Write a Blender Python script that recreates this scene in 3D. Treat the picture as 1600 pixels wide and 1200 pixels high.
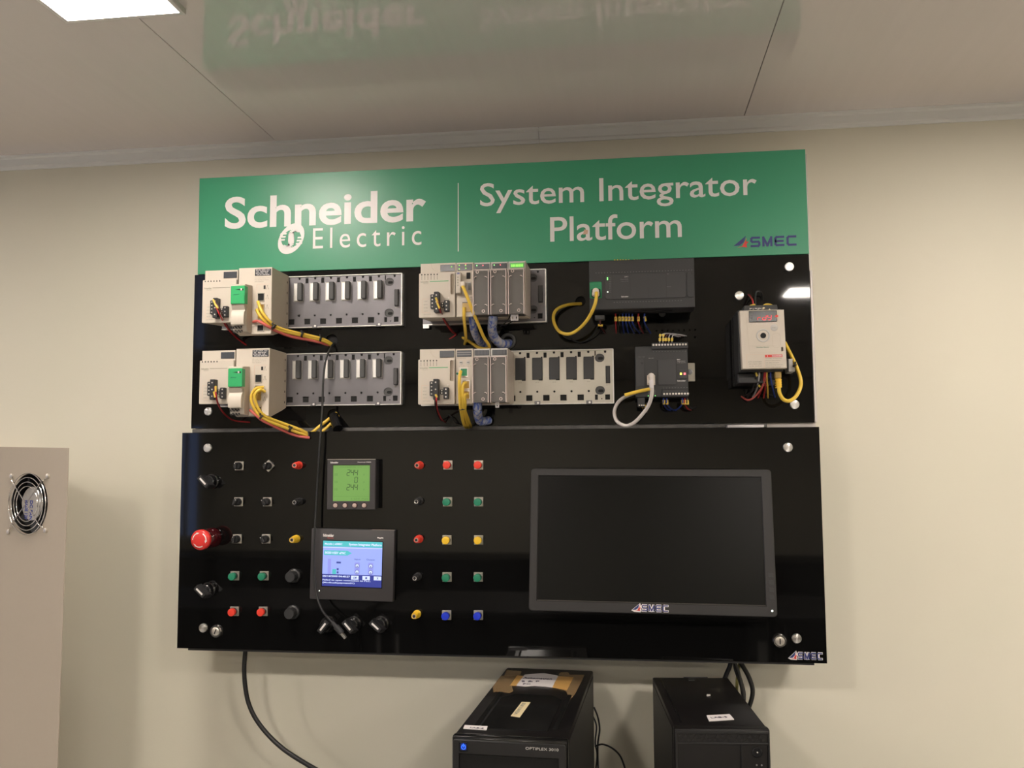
import bpy, bmesh, math, random
from mathutils import Vector, Matrix
random.seed(7)
for o in list(bpy.data.objects): bpy.data.objects.remove(o)
SC = bpy.context.scene
COL = SC.collection
R = math.radians
# ---------------------------------------------------------------- camera
CAM = Vector((0.8755, -1.6924, -0.0600))
FPX = 1380.2
CM = Matrix(((0.99164712, 0.01593956, 0.12799189), (0.12886521, -0.08047445, -0.98839143), (-0.00545445, 0.99662922, -0.08185631)))
cd = bpy.data.cameras.new('camera'); cam = bpy.data.objects.new('camera', cd); COL.objects.link(cam)
cd.sensor_width = 36; cd.lens = 36 * FPX / 1600; cd.clip_start = .01
cam.matrix_world = Matrix.Translation(CAM) @ CM.to_4x4()
SC.camera = cam
# ---------------------------------------------------------------- world, lights, exposure
w = bpy.data.worlds.new('world'); SC.world = w; w.use_nodes = True
w.node_tree.nodes['Background'].inputs[0].default_value = (.62, .72, .9, 1)
w.node_tree.nodes['Background'].inputs[1].default_value = 1.0
SC.view_settings.view_transform = 'Standard'; SC.view_settings.look = 'None'
SC.view_settings.exposure = 0.0; SC.view_settings.gamma = 1; SC.view_settings.use_curve_mapping = False
LAMP_POWER = 215.0
NEAR_LAMP_POWER = 72.0
LAMP_COLOUR = (1.0, .905, .81)
WINDOW_POWER = 1.2
SC.cycles.use_denoising = True
SC.cycles.max_bounces = 8
SC.cycles.sample_clamp_indirect = 4
# ---------------------------------------------------------------- geometry of the place (metres; y=0 is the front of the upper panel)
CEIL, FLOOR, WALLY = 0.6346, -1.587, 0.136
XL, XR, YB = -3.6, 4.6, -6.5
LP = -0.034                      # front of the lower panel
def ray(px, py): return CM @ Vector(((px - 800) / FPX, -(py - 600) / FPX, -1))
def at(px, py, y=0.0):
    r = ray(px, py); t = (y - CAM.y) / r.y; return CAM + t * r
def atz(px, py, z):
    r = ray(px, py); t = (z - CAM.z) / r.z; return CAM + t * r
# ---------------------------------------------------------------- materials
def mat(name, col, rough=.5, metal=0, emit=None, es=1.0, noise=0, nscale=30, bump=0, alpha=1, spec=.5, coat=0, nstretch=None, aniso=0, ior=None, trans=0):
    m = bpy.data.materials.new(name); m.use_nodes = True
    nt = m.node_tree; b = nt.nodes['Principled BSDF']
    c = (*col, 1) if len(col) == 3 else col
    b.inputs['Base Color'].default_value = c
    b.inputs['Roughness'].default_value = rough; b.inputs['Metallic'].default_value = metal
    b.inputs['Specular IOR Level'].default_value = spec
    b.inputs['Coat Weight'].default_value = coat; b.inputs['Coat Roughness'].default_value = .05
    b.inputs['Anisotropic'].default_value = aniso
    if ior: b.inputs['IOR'].default_value = ior
    b.inputs['Transmission Weight'].default_value = trans
    b.inputs['Alpha'].default_value = alpha
    if emit: b.inputs['Emission Color'].default_value = (*emit, 1); b.inputs['Emission Strength'].default_value = es
    if noise or bump:
        tc = nt.nodes.new('ShaderNodeTexCoord'); n = nt.nodes.new('ShaderNodeTexNoise'); n.inputs['Scale'].default_value = nscale; n.inputs['Detail'].default_value = 6
        mp = nt.nodes.new('ShaderNodeMapping'); nt.links.new(tc.outputs['Object'], mp.inputs[0]); nt.links.new(mp.outputs[0], n.inputs['Vector'])
        if nstretch: mp.inputs['Scale'].default_value = nstretch
        if noise:
            mx = nt.nodes.new('ShaderNodeMix'); mx.data_type = 'RGBA'
            mx.inputs[6].default_value = tuple(max(0, v * (1 - noise)) for v in c[:3]) + (1,)
            mx.inputs[7].default_value = tuple(min(1, v * (1 + noise)) for v in c[:3]) + (1,)
            nt.links.new(n.outputs[0], mx.inputs[0]); nt.links.new(mx.outputs[2], b.inputs['Base Color'])
        if bump:
            bp = nt.nodes.new('ShaderNodeBump'); bp.inputs['Strength'].default_value = bump; bp.inputs['Distance'].default_value = .002
            nt.links.new(n.outputs[0], bp.inputs['Height']); nt.links.new(bp.outputs[0], b.inputs['Normal'])
    return m
M = {}
M['wall'] = mat('cream wall paint', (.77, .735, .61), .62, noise=.025, nscale=3, bump=.03)
M['ceil'] = mat('glossy white ceiling board', (.80, .735, .715), .05, noise=.03, nscale=60, nstretch=(1, .04, 1), spec=.6, coat=.7)
M['trim'] = mat('grey white cornice', (.88, .88, .85), .45)
M['floor'] = mat('grey vinyl floor', (.38, .37, .35), .6, noise=.08, nscale=8)
M['dark_wood'] = mat('dark laminate', (.02, .018, .018), .5, noise=.2, nscale=20)
M['acrylic'] = mat('black gloss acrylic', (.004, .004, .004), .035, spec=.36)
M['acrylic_edge'] = mat('scuffed acrylic edge', (.10, .095, .09), .5, noise=.5, nscale=60)
M['green'] = mat('green sign print', (.045, .29, .155), .33, noise=.03, nscale=5, spec=.5)
M['white_print'] = mat('white print', (.80, .76, .74), .35)
M['navy_print'] = mat('navy print', (.03, .04, .17), .4)
M['red_print'] = mat('red print', (.62, .06, .05), .4)
M['alu'] = mat('box aluminium edge', (.62, .58, .55), .4, metal=.3)
M['zinc'] = mat('zinc plated steel', (.185, .178, .19), .38, metal=.7, noise=.22, nscale=25)
M['zinc_yellow'] = mat('passivated zinc steel', (.52, .49, .42), .45, metal=.45, noise=.16, nscale=9)
M['edge_metal'] = mat('bright edge metal', (.8, .78, .75), .35, metal=.6)
M['hole'] = mat('dark hole', (.006, .006, .006), .8)
M['cream'] = mat('cream moulded plastic', (.58, .52, .44), .42, noise=.02, nscale=40)
M['cream_dark'] = mat('beige side plastic', (.50, .43, .34), .5, noise=.05, nscale=60)
M['cream_print'] = mat('grey label print', (.30, .28, .22), .6)
M['blk'] = mat('black plastic', (.014, .014, .015), .42)
M['blk_gloss'] = mat('glossy black plastic', (.010, .010, .011), .15)
M['blk_term'] = mat('black terminal plastic', (.022, .022, .024), .45)
M['graphite'] = mat('graphite plastic', (.026, .0265, .028), .42, noise=.05, nscale=90)
M['graphite_lite'] = mat('graphite panel plastic', (.034, .034, .036), .4)
M['grey_mid'] = mat('mid grey plastic', (.16, .16, .16), .5)
M['slot_grey'] = mat('grey connector shroud', (.065, .065, .065), .5)
M['slot_pale'] = mat('pale connector face', (.52, .50, .47), .5)
M['display'] = mat('dark status window', (.06, .065, .075), .2)
M['green_plastic'] = mat('green plastic', (.025, .36, .12), .4)
M['green_port'] = mat('green port surround', (.03, .25, .11), .45)
M['yellow_cable'] = mat('yellow cable jacket', (.74, .50, .06), .38)
M['ferrule'] = mat('yellow wire marker', (.80, .50, .07), .45, noise=.5, nscale=500)
M['pink_cable'] = mat('rose cable jacket', (.56, .12, .10), .45)
M['red_wire'] = mat('red wire', (.42, .02, .025), .4)
M['blue_wire'] = mat('blue wire', (.02, .05, .30), .4)
M['black_wire'] = mat('black cable', (.012, .012, .012), .45)
M['brown_wire'] = mat('brown wire', (.09, .02, .02), .45)
M['grey_wire'] = mat('pale grey wire', (.45, .43, .44), .45)
M['white_cable'] = mat('white cable jacket', (.66, .61, .58), .4)
M['olive_wire'] = mat('olive earth wire', (.30, .27, .08), .5)
M['plug'] = mat('clear pale plug', (.62, .55, .47), .25)
M['gold'] = mat('amber port plug', (.42, .26, .05), .3)
M['tie'] = mat('black cable tie', (.01, .01, .01), .4)
M['chrome'] = mat('chrome', (.72, .70, .68), .2, metal=1)
M['nickel'] = mat('nickel nut', (.70, .66, .60), .3, metal=.9)
M['red_cap'] = mat('red button plastic', (.70, .045, .025), .35)
M['red_stop'] = mat('red mushroom plastic', (.68, .035, .03), .38)
M['maroon'] = mat('maroon gloss boot', (.045, .004, .006), .08)
M['green_cap'] = mat('green button plastic', (.015, .20, .11), .35)
M['yellow_cap'] = mat('yellow button plastic', (.80, .50, .03), .35)
M['blue_cap'] = mat('blue button plastic', (.01, .035, .55), .35)
M['bezel'] = mat('charcoal bezel', (.040, .037, .039), .42)
M['bezel2'] = mat('matte charcoal monitor bezel', (.010, .0088, .009), .5, noise=.05, nscale=200)
M['screen_off'] = mat('switched off monitor screen', (.004, .004, .0035), .30, spec=.12)
M['screen_rim'] = mat('panel rim', (.04, .036, .03), .4)
M['lcd'] = mat('green backlit display', (.10, .20, .06), .3, emit=(.12, .27, .055), es=.72)
M['lcd_ink'] = mat('display segments', (.02, .05, .02), .4)
M['lcd_ink2'] = mat('faint display segments', (.07, .17, .04), .4, emit=(.07, .17, .035), es=.6)
M['pinkbtn'] = mat('pale round key', (.46, .36, .31), .4)
M['scr_bg'] = mat('periwinkle screen', (.1, .1, .2), .2, emit=(.30, .40, .90), es=1.0)
M['scr_teal'] = mat('teal screen', (.05, .2, .2), .2, emit=(.06, .42, .48), es=1)
M['scr_navy'] = mat('navy screen', (.02, .02, .1), .2, emit=(.035, .05, .26), es=1)
M['scr_white'] = mat('white screen', (.2, .2, .2), .2, emit=(.62, .72, 1.0), es=1)
M['scr_ink'] = mat('dark screen ink', (.02, .02, .1), .2, emit=(.05, .08, .30), es=1)
M['scr_mauve'] = mat('mauve screen', (.1, .1, .2), .2, emit=(.25, .28, .75), es=1)
M['led_green'] = mat('green led', (.2, .6, .2), .3, emit=(.25, 1.0, .22), es=2.0)
M['led_lime'] = mat('lime led', (.2, .6, .1), .3, emit=(.35, 1.0, .10), es=1.2)
M['led_red'] = mat('red led', (.8, .1, .1), .3, emit=(1.0, .15, .18), es=2.0)
M['led_white'] = mat('white led', (.8, .8, .8), .3, emit=(.9, 1.0, .85), es=2.0)
M['led_yellow'] = mat('yellow led', (.8, .8, .1), .3, emit=(.9, 1.0, .1), es=2.5)
M['led_blue'] = mat('blue power light', (.02, .1, .8), .3, emit=(.02, .12, 1.0), es=1.6)
M['seg_red'] = mat('red segments', (.6, .02, .03), .3, emit=(.8, .03, .05), es=1.0)
M['clear'] = mat('clear plastic cover', (.62, .57, .53), .12, alpha=.07)
M['clear_edge'] = mat('clear plastic edge', (.72, .60, .56), .2, alpha=.85)
M['clear_side'] = mat('clear plastic side', (.55, .47, .40), .3, alpha=.8, noise=.15, nscale=60)
M['term_grey'] = mat('grey wiring cover', (.062, .058, .053), .45, noise=.12, nscale=14, nstretch=(6, 1, 1))
M['enclosure'] = mat('beige grey powder coat', (.40, .345, .275), .5, noise=.02, nscale=120, bump=.02)
M['fan_black'] = mat('fan black', (.012, .012, .012), .5)
M['foil'] = mat('silver fan label', (.50, .46, .40), .3, metal=.5, noise=.35, nscale=40)
M['blue_print'] = mat('blue print', (.06, .08, .30), .4)
M['pc_black'] = mat('black pc steel', (.007, .0062, .0062), .36, spec=.3, noise=.25, nscale=50, bump=.03)
M['pc_gloss'] = mat('gloss black pc plastic', (.008, .008, .008), .14)
M['pc_side'] = mat('satin black pc steel', (.014, .0135, .0135), .45, spec=.35, noise=.2, nscale=120)
M['tape'] = mat('brown packing tape', (.30, .20, .10), .25, alpha=.72, noise=.15, nscale=30)
M['tape_over'] = mat('doubled packing tape', (.62, .36, .11), .28)
M['paper'] = mat('white paper', (.70, .66, .66), .6)
M['paper_y'] = mat('cream sticker', (.74, .62, .38), .5)
M['ink'] = mat('ink', (.08, .07, .10), .6)
M['label_red'] = mat('red warning print', (.62, .05, .04), .5)
M['orange_ink'] = mat('orange print', (.65, .42, .30), .6)
M['lamp'] = mat('led panel diffuser', (.9, .9, .9), .4, emit=LAMP_COLOUR, es=LAMP_POWER)
M['lamp_near'] = mat('weaker led panel diffuser', (.9, .9, .9), .4, emit=LAMP_COLOUR, es=NEAR_LAMP_POWER)  # weaker emission for the row nearest the board
M['lamp_frame'] = mat('white lamp frame', (.8, .78, .75), .4)
M['window_glow'] = mat('daylit frosted glass', (.5, .6, .8), .4, emit=(.34, .50, 1.0), es=WINDOW_POWER)
M['blue_wrap'] = mat('blue and white wrapped cable', (.2, .25, .55), .45)
nt = M['blue_wrap'].node_tree; b = nt.nodes['Principled BSDF']
tc = nt.nodes.new('ShaderNodeTexCoord'); vo = nt.nodes.new('ShaderNodeTexNoise'); vo.inputs['Scale'].default_value = 55; vo.inputs['Detail'].default_value = 2
mp = nt.nodes.new('ShaderNodeMapping'); mp.inputs['Scale'].default_value = (3, 3, .7)
cr = nt.nodes.new('ShaderNodeValToRGB'); cr.color_ramp.interpolation = 'CONSTANT'
cr.color_ramp.elements[0].color = (.06, .10, .36, 1); cr.color_ramp.elements[1].position = .45; cr.color_ramp.elements[1].color = (.26, .30, .44, 1)
e = cr.color_ramp.elements.new(.56); e.color = (.42, .40, .42, 1)
nt.links.new(tc.outputs['Object'], mp.inputs[0]); nt.links.new(mp.outputs[0], vo.inputs['Vector']); nt.links.new(vo.outputs[0], cr.inputs[0]); nt.links.new(cr.outputs[0], b.inputs['Base Color'])
# ---------------------------------------------------------------- mesh helpers
class MB:
    """collects shapes, in the coordinates of the object's parent thing"""
    def __init__(s): s.bm = bmesh.new()
    def box(s, x0, x1, y0, y1, z0, z1, bev=0, seg=1):
        r = bmesh.ops.create_cube(s.bm, size=1)
        for v in r['verts']:
            v.co = Vector(((x0 + x1) / 2 + v.co.x * abs(x1 - x0), (y0 + y1) / 2 + v.co.y * abs(y1 - y0), (z0 + z1) / 2 + v.co.z * abs(z1 - z0)))
        if bev:
            es = list({e for v in r['verts'] for e in v.link_edges})
            bmesh.ops.bevel(s.bm, geom=es, offset=bev, segments=seg, affect='EDGES', profile=.5)
        return s
    def cyl(s, p0, p1, r0, r1=None, n=20, cap=True):
        p0, p1 = Vector(p0), Vector(p1); r1 = r0 if r1 is None else r1
        d = (p1 - p0).normalized(); a = d.orthogonal().normalized(); c = d.cross(a)
        ring = lambda p, r: [s.bm.verts.new(p + r * (math.cos(t) * a + math.sin(t) * c)) for t in [2 * math.pi * i / n for i in range(n)]]
        A, B = ring(p0, r0), ring(p1, r1)
        for i in range(n): s.bm.faces.new((A[i], A[(i + 1) % n], B[(i + 1) % n], B[i]))
        if cap: s.bm.faces.new(A[::-1]); s.bm.faces.new(B)
        return s
    def lathe(s, c, prof, n=28, ax='y'):
        """prof: list of (radius, outward distance) going towards the viewer (-y)"""
        c = Vector(c); rings = []
        for r, d in prof:
            rings.append([s.bm.verts.new(c + Vector((r * math.cos(t), -d, r * math.sin(t)))) for t in [2 * math.pi * i / n for i in range(n)]])
        for A, B in zip(rings, rings[1:]):
            for i in range(n): s.bm.faces.new((A[i], A[(i + 1) % n], B[(i + 1) % n], B[i]))
        s.bm.faces.new(rings[0][::-1]); s.bm.faces.new(rings[-1])
        return s
    def prism(s, poly, y0, y1):
        """poly of (x, z), extruded between y0 (front) and y1"""
        A = [s.bm.verts.new((x, y0, z)) for x, z in poly]; B = [s.bm.verts.new((x, y1, z)) for x, z in poly]; n = len(poly)
        s.bm.faces.new(A); s.bm.faces.new(B[::-1])
        for i in range(n): s.bm.faces.new((A[i], B[i], B[(i + 1) % n], A[(i + 1) % n]))
        return s
    def prismx(s, poly, x0, x1):
        A = [s.bm.verts.new((x0, y, z)) for y, z in poly]; B = [s.bm.verts.new((x1, y, z)) for y, z in poly]; n = len(poly)
        s.bm.faces.new(A); s.bm.faces.new(B[::-1])
        for i in range(n): s.bm.faces.new((A[i], B[i], B[(i + 1) % n], A[(i + 1) % n]))
        return s
    def prismz(s, poly, z0, z1):
        A = [s.bm.verts.new((x, y, z0)) for x, y in poly]; B = [s.bm.verts.new((x, y, z1)) for x, y in poly]; n = len(poly)
        s.bm.faces.new(A); s.bm.faces.new(B[::-1])
        for i in range(n): s.bm.faces.new((A[i], B[i], B[(i + 1) % n], A[(i + 1) % n]))
        return s
    def tube(s, pts, r, n=10, sub=6, close=False):
        P = smooth_path([Vector(p) for p in pts], sub)
        prev = None; a = None
        for i, p in enumerate(P):
            d = (P[min(i + 1, len(P) - 1)] - P[max(i - 1, 0)])
            d = d.normalized() if d.length > 1e-9 else Vector((0, 0, 1))
            a = d.orthogonal().normalized() if a is None else (a - d * a.dot(d)).normalized()
            c = d.cross(a)
            ring = [s.bm.verts.new(p + r * (math.cos(2 * math.pi * k / n) * a + math.sin(2 * math.pi * k / n) * c)) for k in range(n)]
            if prev:
                for k in range(n): s.bm.faces.new((prev[k], prev[(k + 1) % n], ring[(k + 1) % n], ring[k]))
            else: s.bm.faces.new(ring[::-1])
            prev = ring
        s.bm.faces.new(prev)
        return s
    def torus(s, c, R0, r, n=40, m=6):
        c = Vector(c); rings = []
        for i in range(n):
            t = 2 * math.pi * i / n; e = Vector((math.cos(t), 0, math.sin(t)))
            rings.append([s.bm.verts.new(c + e * (R0 + r * math.cos(u)) + Vector((0, r * math.sin(u), 0))) for u in [2 * math.pi * k / m for k in range(m)]])
        for i in range(n):
            A, B = rings[i], rings[(i + 1) % n]
            for k in range(m): s.bm.faces.new((A[k], A[(k + 1) % m], B[(k + 1) % m], B[k]))
        return s
    def add_mesh(s, me):
        s.bm.from_mesh(me); return s
    def xform(s, mtx):
        bmesh.ops.transform(s.bm, matrix=mtx, verts=s.bm.verts); return s
    def build(s, name, m, parent=None, smooth=True, ang=35):
        bmesh.ops.recalc_face_normals(s.bm, faces=s.bm.faces)
        me = bpy.data.meshes.new(name); s.bm.to_mesh(me); s.bm.free()
        return mkobj(name, me, m, parent, smooth, ang)
def mkobj(name, me, m, parent=None, smooth=True, ang=35):
    me.materials.clear(); me.materials.append(M[m] if isinstance(m, str) else m)
    if smooth:
        me.polygons.foreach_set('use_smooth', [True] * len(me.polygons)); me.set_sharp_from_angle(angle=R(ang))
    o = bpy.data.objects.new(name, me); COL.objects.link(o)
    if parent: o.parent = parent
    return o
def smooth_path(P, sub):
    if len(P) < 3 or sub < 2: return P
    out = []
    for i in range(len(P) - 1):
        p0, p1, p2, p3 = P[max(i - 1, 0)], P[i], P[i + 1], P[min(i + 2, len(P) - 1)]
        for k in range(sub):
            t = k / sub
            out.append(.5 * ((2 * p1) + (p2 - p0) * t + (2 * p0 - 5 * p1 + 4 * p2 - p3) * t * t + (3 * p1 - p0 - 3 * p2 + p3) * t ** 3))
    out.append(P[-1]); return out
def tag(o, label=None, cat=None, group=None, kind=None):
    if label: o['label'] = label
    if cat: o['category'] = cat
    if group: o['group'] = group
    if kind: o['kind'] = kind
    return o
def thing(name, label, cat, loc=(0, 0, 0), rotz=0, group=None):
    o = bpy.data.objects.new(name, None); COL.objects.link(o); o.empty_display_size = .02
    o.location = loc; o.rotation_euler = (0, 0, rotz)
    return tag(o, label, cat, group)
def copy_tree(o, parent=None):
    c = o.copy(); COL.objects.link(c)
    if parent: c.parent = parent
    for ch in [x for x in KIDS.get(o.name, [])] or list(o.children): copy_tree(ch, c)
    return c
KIDS = {}
def rrect(x0, x1, z0, z1, r, n=4):
    pts = []
    for cx, cz, a0 in ((x1 - r, z1 - r, 0), (x0 + r, z1 - r, 90), (x0 + r, z0 + r, 180), (x1 - r, z0 + r, 270)):
        for k in range(n + 1):
            a = R(a0 + 90 * k / n); pts.append((cx + r * math.cos(a), cz + r * math.sin(a)))
    return pts
def circ(cx, cz, r, n=18, rz=None): return [(cx + r * math.cos(2 * math.pi * k / n), cz + (rz or r) * math.sin(2 * math.pi * k / n)) for k in range(n)]
def rect(x0, x1, z0, z1): return [(x0, z0), (x1, z0), (x1, z1), (x0, z1)]
def plate_mesh(outer, holes, y0, y1, bev=0):
    """flat plate in the XZ plane with real holes, front face at y0"""
    cu = bpy.data.curves.new('c', 'CURVE'); cu.dimensions = '2D'; cu.fill_mode = 'BOTH'; t = abs(y1 - y0) / 2
    cu.extrude = t - bev; cu.bevel_depth = bev; cu.bevel_resolution = 0; cu.offset = -bev
    for poly in [outer] + list(holes):
        sp = cu.splines.new('POLY'); sp.points.add(len(poly) - 1); sp.use_cyclic_u = True
        for p, q in zip(sp.points, poly): p.co = (q[0], q[1], 0, 1)
    o = bpy.data.objects.new('c', cu); me = bpy.data.meshes.new_from_object(o)
    bpy.data.objects.remove(o); bpy.data.curves.remove(cu)
    ym = (y0 + y1) / 2
    me.transform(Matrix(((1, 0, 0, 0), (0, 0, -1, ym), (0, 1, 0, 0), (0, 0, 0, 1))))
    return me
TEXTS = {}
def text_mesh(s, x0, x1, z0, z1, y, bold=0.0, thick=.0003, space=1.0, shear=0):
    key = (s, bold, space, shear)
    if key not in TEXTS:
        cu = bpy.data.curves.new('t', 'FONT'); cu.body = s; cu.size = 1; cu.offset = bold; cu.space_character = space; cu.extrude = .001; cu.shear = shear
        cu.resolution_u = 3 if len(s) > 12 else 5
        o = bpy.data.objects.new('t', cu); me = bpy.data.meshes.new_from_object(o); bpy.data.objects.remove(o); bpy.data.curves.remove(cu); TEXTS[key] = me
    me = TEXTS[key].copy()
    xs = [v.co.x for v in me.vertices]; ys = [v.co.y for v in me.vertices]
    ax, bx, ay, by = min(xs), max(xs), min(ys), max(ys)
    sx = (x1 - x0) / (bx - ax); sz = (z1 - z0) / (by - ay)
    for v in me.vertices:
        X, Y, Z = v.co; v.co = (x0 + (X - ax) * sx, y - (thick if Z > 0 else -.0001), z0 + (Y - ay) * sz)
    return me
def text(s, x0, x1, z0, z1, y, m, parent, bold=0.0, name='lettering', **k):
    return mkobj(name, text_mesh(s, x0, x1, z0, z1, y, bold, **k), m, parent, smooth=False)
SEG = {'a': ((.0, 2), (1, 2)), 'b': ((1, 2), (1, 1)), 'c': ((1, 1), (1, 0)), 'd': ((0, 0), (1, 0)), 'e': ((0, 1), (0, 0)), 'f': ((0, 2), (0, 1)), 'g': ((0, 1), (1, 1))}
DIG = {'2': 'abged', '4': 'fgbc', '0': 'abcdef', 'r': 'eg', 'd': 'bcdeg', 'y': 'fgbcd'}
def seven(mb, s, x0, x1, z0, z1, y, th, gap=.35, slant=.08):
    n = len(s); W = (x1 - x0) / (n + gap * (n - 1)); H = (z1 - z0)
    for i, ch in enumerate(s):
        ox = x0 + i * W * (1 + gap)
        for sg in DIG.get(ch, ''):
            (ax, az), (bx, bz) = SEG[sg]
            A = Vector((ox + ax * W + az * H / 2 * slant, z0 + az * H / 2)); B = Vector((ox + bx * W + bz * H / 2 * slant, z0 + bz * H / 2))
            d = (B - A).normalized(); nrm = Vector((-d.y, d.x)) * th / 2; A2, B2 = A + d * th * .4, B - d * th * .4
            mb.prism([tuple(A2 + nrm), tuple(A2 - nrm), tuple(B2 - nrm), tuple(B2 + nrm)], y - .0003, y + .0001)
    return mb
# ================================================================ SETTING
def struct(o): o['kind'] = 'structure'; return o
struct(MB().box(XL - .1, XR + .1, WALLY, WALLY + .1, FLOOR - .1, CEIL + .1).build('wall_back', 'wall'))
lw = [(-1.2, -3.2, -.75, .40)]
me = plate_mesh([(YB - .1, FLOOR - .1), (WALLY, FLOOR - .1), (WALLY, CEIL + .1), (YB - .1, CEIL + .1)], [rect(-3.2, -1.2, -.75, .40)], 0, .1); me.transform(Matrix.Translation((XL - .1, 0, 0)) @ Matrix(((0, 1, 0, 0), (1, 0, 0, 0), (0, 0, 1, 0), (0, 0, 0, 1))))
struct(mkobj('wall_left', me, 'wall', smooth=False))
me = plate_mesh(rect(-3.2, -1.2, -.75, .40), [rect(-3.15, -2.22, -.70, .35), rect(-2.18, -1.25, -.70, .35)], 0, .06); me.transform(Matrix.Translation((XL - .07, 0, 0)) @ Matrix(((0, 1, 0, 0), (1, 0, 0, 0), (0, 0, 1, 0), (0, 0, 0, 1))))
w2_ = struct(mkobj('added_fill_window', me, 'trim', smooth=False)); MB().box(XL - .06, XL - .04, -3.17, -1.23, -.72, .37).build('window_pane', 'window_glow', w2_)  # unseen window, added as a bluish fill light from the left
struct(MB().box(XR, XR + .1, YB - .1, WALLY, FLOOR - .1, CEIL + .1).build('wall_right', 'wall'))
# wall behind the camera, with the window that gives the blue daylight
wx0, wx1, wz0, wz1 = -3.54, -3.20, -.85, .30
wf = struct(mkobj('wall_front', plate_mesh(rect(XL - .1, XR + .1, FLOOR - .1, CEIL + .1), [rect(wx0, wx1, wz0, wz1)], YB - .1, YB), 'wall', smooth=False))
wn = struct(mkobj('window_1', plate_mesh(rect(wx0, wx1, wz0, wz1), [rect(wx0 + .05, (wx0 + wx1) / 2 - .02, wz0 + .05, wz1 - .05), rect((wx0 + wx1) / 2 + .02, wx1 - .05, wz0 + .05, wz1 - .05)], YB - .06, YB - .0), 'trim', smooth=False))
MB().box(wx0 + .03, wx1 - .03, YB - .05, YB - .03, wz0 + .03, wz1 - .03).build('window_pane', 'window_glow', wn)
struct(MB().box(XL - .1, XR + .1, YB - .1, WALLY + .1, FLOOR - .1, FLOOR).build('floor', 'floor'))
# ceiling of metre wide boards; the joints are real gaps
ce = bpy.data.objects.new('ceiling', None); COL.objects.link(ce); struct(ce)
MB().box(XL - .1, XR + .1, YB - .1, WALLY + .1, CEIL + .012, CEIL + .1).build('ceiling_backing', 'trim', ce)
for k, xa in enumerate([-3.88, -2.88, -1.88, -.88, .12, 1.125, 2.13, 3.13]):
    xb = [-2.88, -1.88, -.88, .12, 1.125, 2.13, 3.13, 4.13][k]
    x0, x1 = max(xa, XL - .1) + .0006, min(xb, XR + .1) - .0006
    if x1 > x0: MB().box(x0, x1, YB - .1, WALLY + .05, CEIL, CEIL + .012, .0006).build('ceiling_panel', 'ceil', ce)
# cornice: stepped profile along the back wall
tr = MB().prismx([(WALLY, CEIL), (WALLY, CEIL - .030), (WALLY - .004, CEIL - .030), (WALLY - .005, CEIL - .024), (WALLY - .010, CEIL - .023), (WALLY - .012, CEIL - .008), (WALLY - .018, CEIL - .005), (WALLY - .019, CEIL)], XL, .70).build('trim_1', 'trim', smooth=False); struct(tr)
tr = MB().prismx([(WALLY, CEIL), (WALLY, CEIL - .030), (WALLY - .004, CEIL - .030), (WALLY - .005, CEIL - .024), (WALLY - .010, CEIL - .023), (WALLY - .012, CEIL - .008), (WALLY - .018, CEIL - .005), (WALLY - .019, CEIL)], .701, XR).build('trim_2', 'trim', smooth=False); struct(tr)
# ceiling lamps on a 1.55 x 1.59 m grid; the far right column is unseen, added for even light
def lamp(x, y, label):
    t = thing('ceiling_lamp', label, 'lamp', (x, y, CEIL), 0, 'square ceiling lamps')
    s = .093
    mkobj('frame', plate_mesh(rect(-s - .007, s + .007, -s - .007, s + .007), [rect(-s, s, -s, s)], 0, .009), 'lamp_frame', t, smooth=False).data.transform(Matrix(((1, 0, 0, 0), (0, 0, 1, 0), (0, -1, 0, 0), (0, 0, 0, 1))))
    MB().box(-s, s, -s, s, -.006, -.001).build('diffuser', 'lamp_near' if y > -1 else 'lamp', t)
    return t
for ix, x in enumerate((-1.44, .108, 1.65, 3.2)):
    for iy, y in enumerate((-.55, -2.14, -3.73)):
        if (ix, iy) == (3, 0): continue
        if iy == 2 and ix in (0, 1): y = -5.3
        lamp(x, y, 'bright square lamp in the ceiling, upper left of the photo' if (ix, iy) == (1, 0) else
             'square ceiling lamp, %s row from the wall, %s' % (('nearest', 'second', 'third', 'fourth')[iy], ('left side of the room', 'in line with the sign lettering', 'right of the display board', 'added at the far right for even light')[ix]))
# low dark cupboard added behind the camera to darken the black panels' reflections
t = thing('added_sideboard', 'added long low dark cupboard behind the camera, darkens the panel reflections', 'cabinet', (.5, YB + .265, FLOOR))
MB().box(-4.0, 4.0, -.25, .25, 0.0, .62, .01).build('body', 'dark_wood', t)
MB().box(-4.02, 4.02, -.25, .27, .62, .65, .005).build('top', 'dark_wood', t)
for k in range(9):
    d = MB().box(-3.88 + k * .865, -3.88 + k * .865 + .84, .25, .268, .06, .60, .003).build('door', 'dark_wood', t)
    MB().cyl((-3.88 + k * .865 + .8, .285, .35), (-3.88 + k * .865 + .8, .285, .5), .005).build('handle', 'chrome', d)
for k, xc in enumerate((-1.5, .55, 2.6)):  # unseen tables added to block the floor's reflection and bounce light
    t = thing('added_table', ('left', 'middle', 'right')[k] + ' added dark table behind the camera, blocks the mirrored floor', 'table', (xc, -3.3, FLOOR))
    MB().box(-1.0, 1.0, -.35, .35, .70, .73, .004).build('table_top', 'dark_wood', t); MB().box(-.96, .96, -.02, .0, .12, .70, .002).build('modesty_panel', 'dark_wood', t)
    for sx in (-1, 1):
        for sy in (-.30, .30): MB().box(sx * .93 - .025, sx * .93 + .025, sy - .025, sy + .025, 0, .70, .002).build('leg', 'blk', t)
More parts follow.
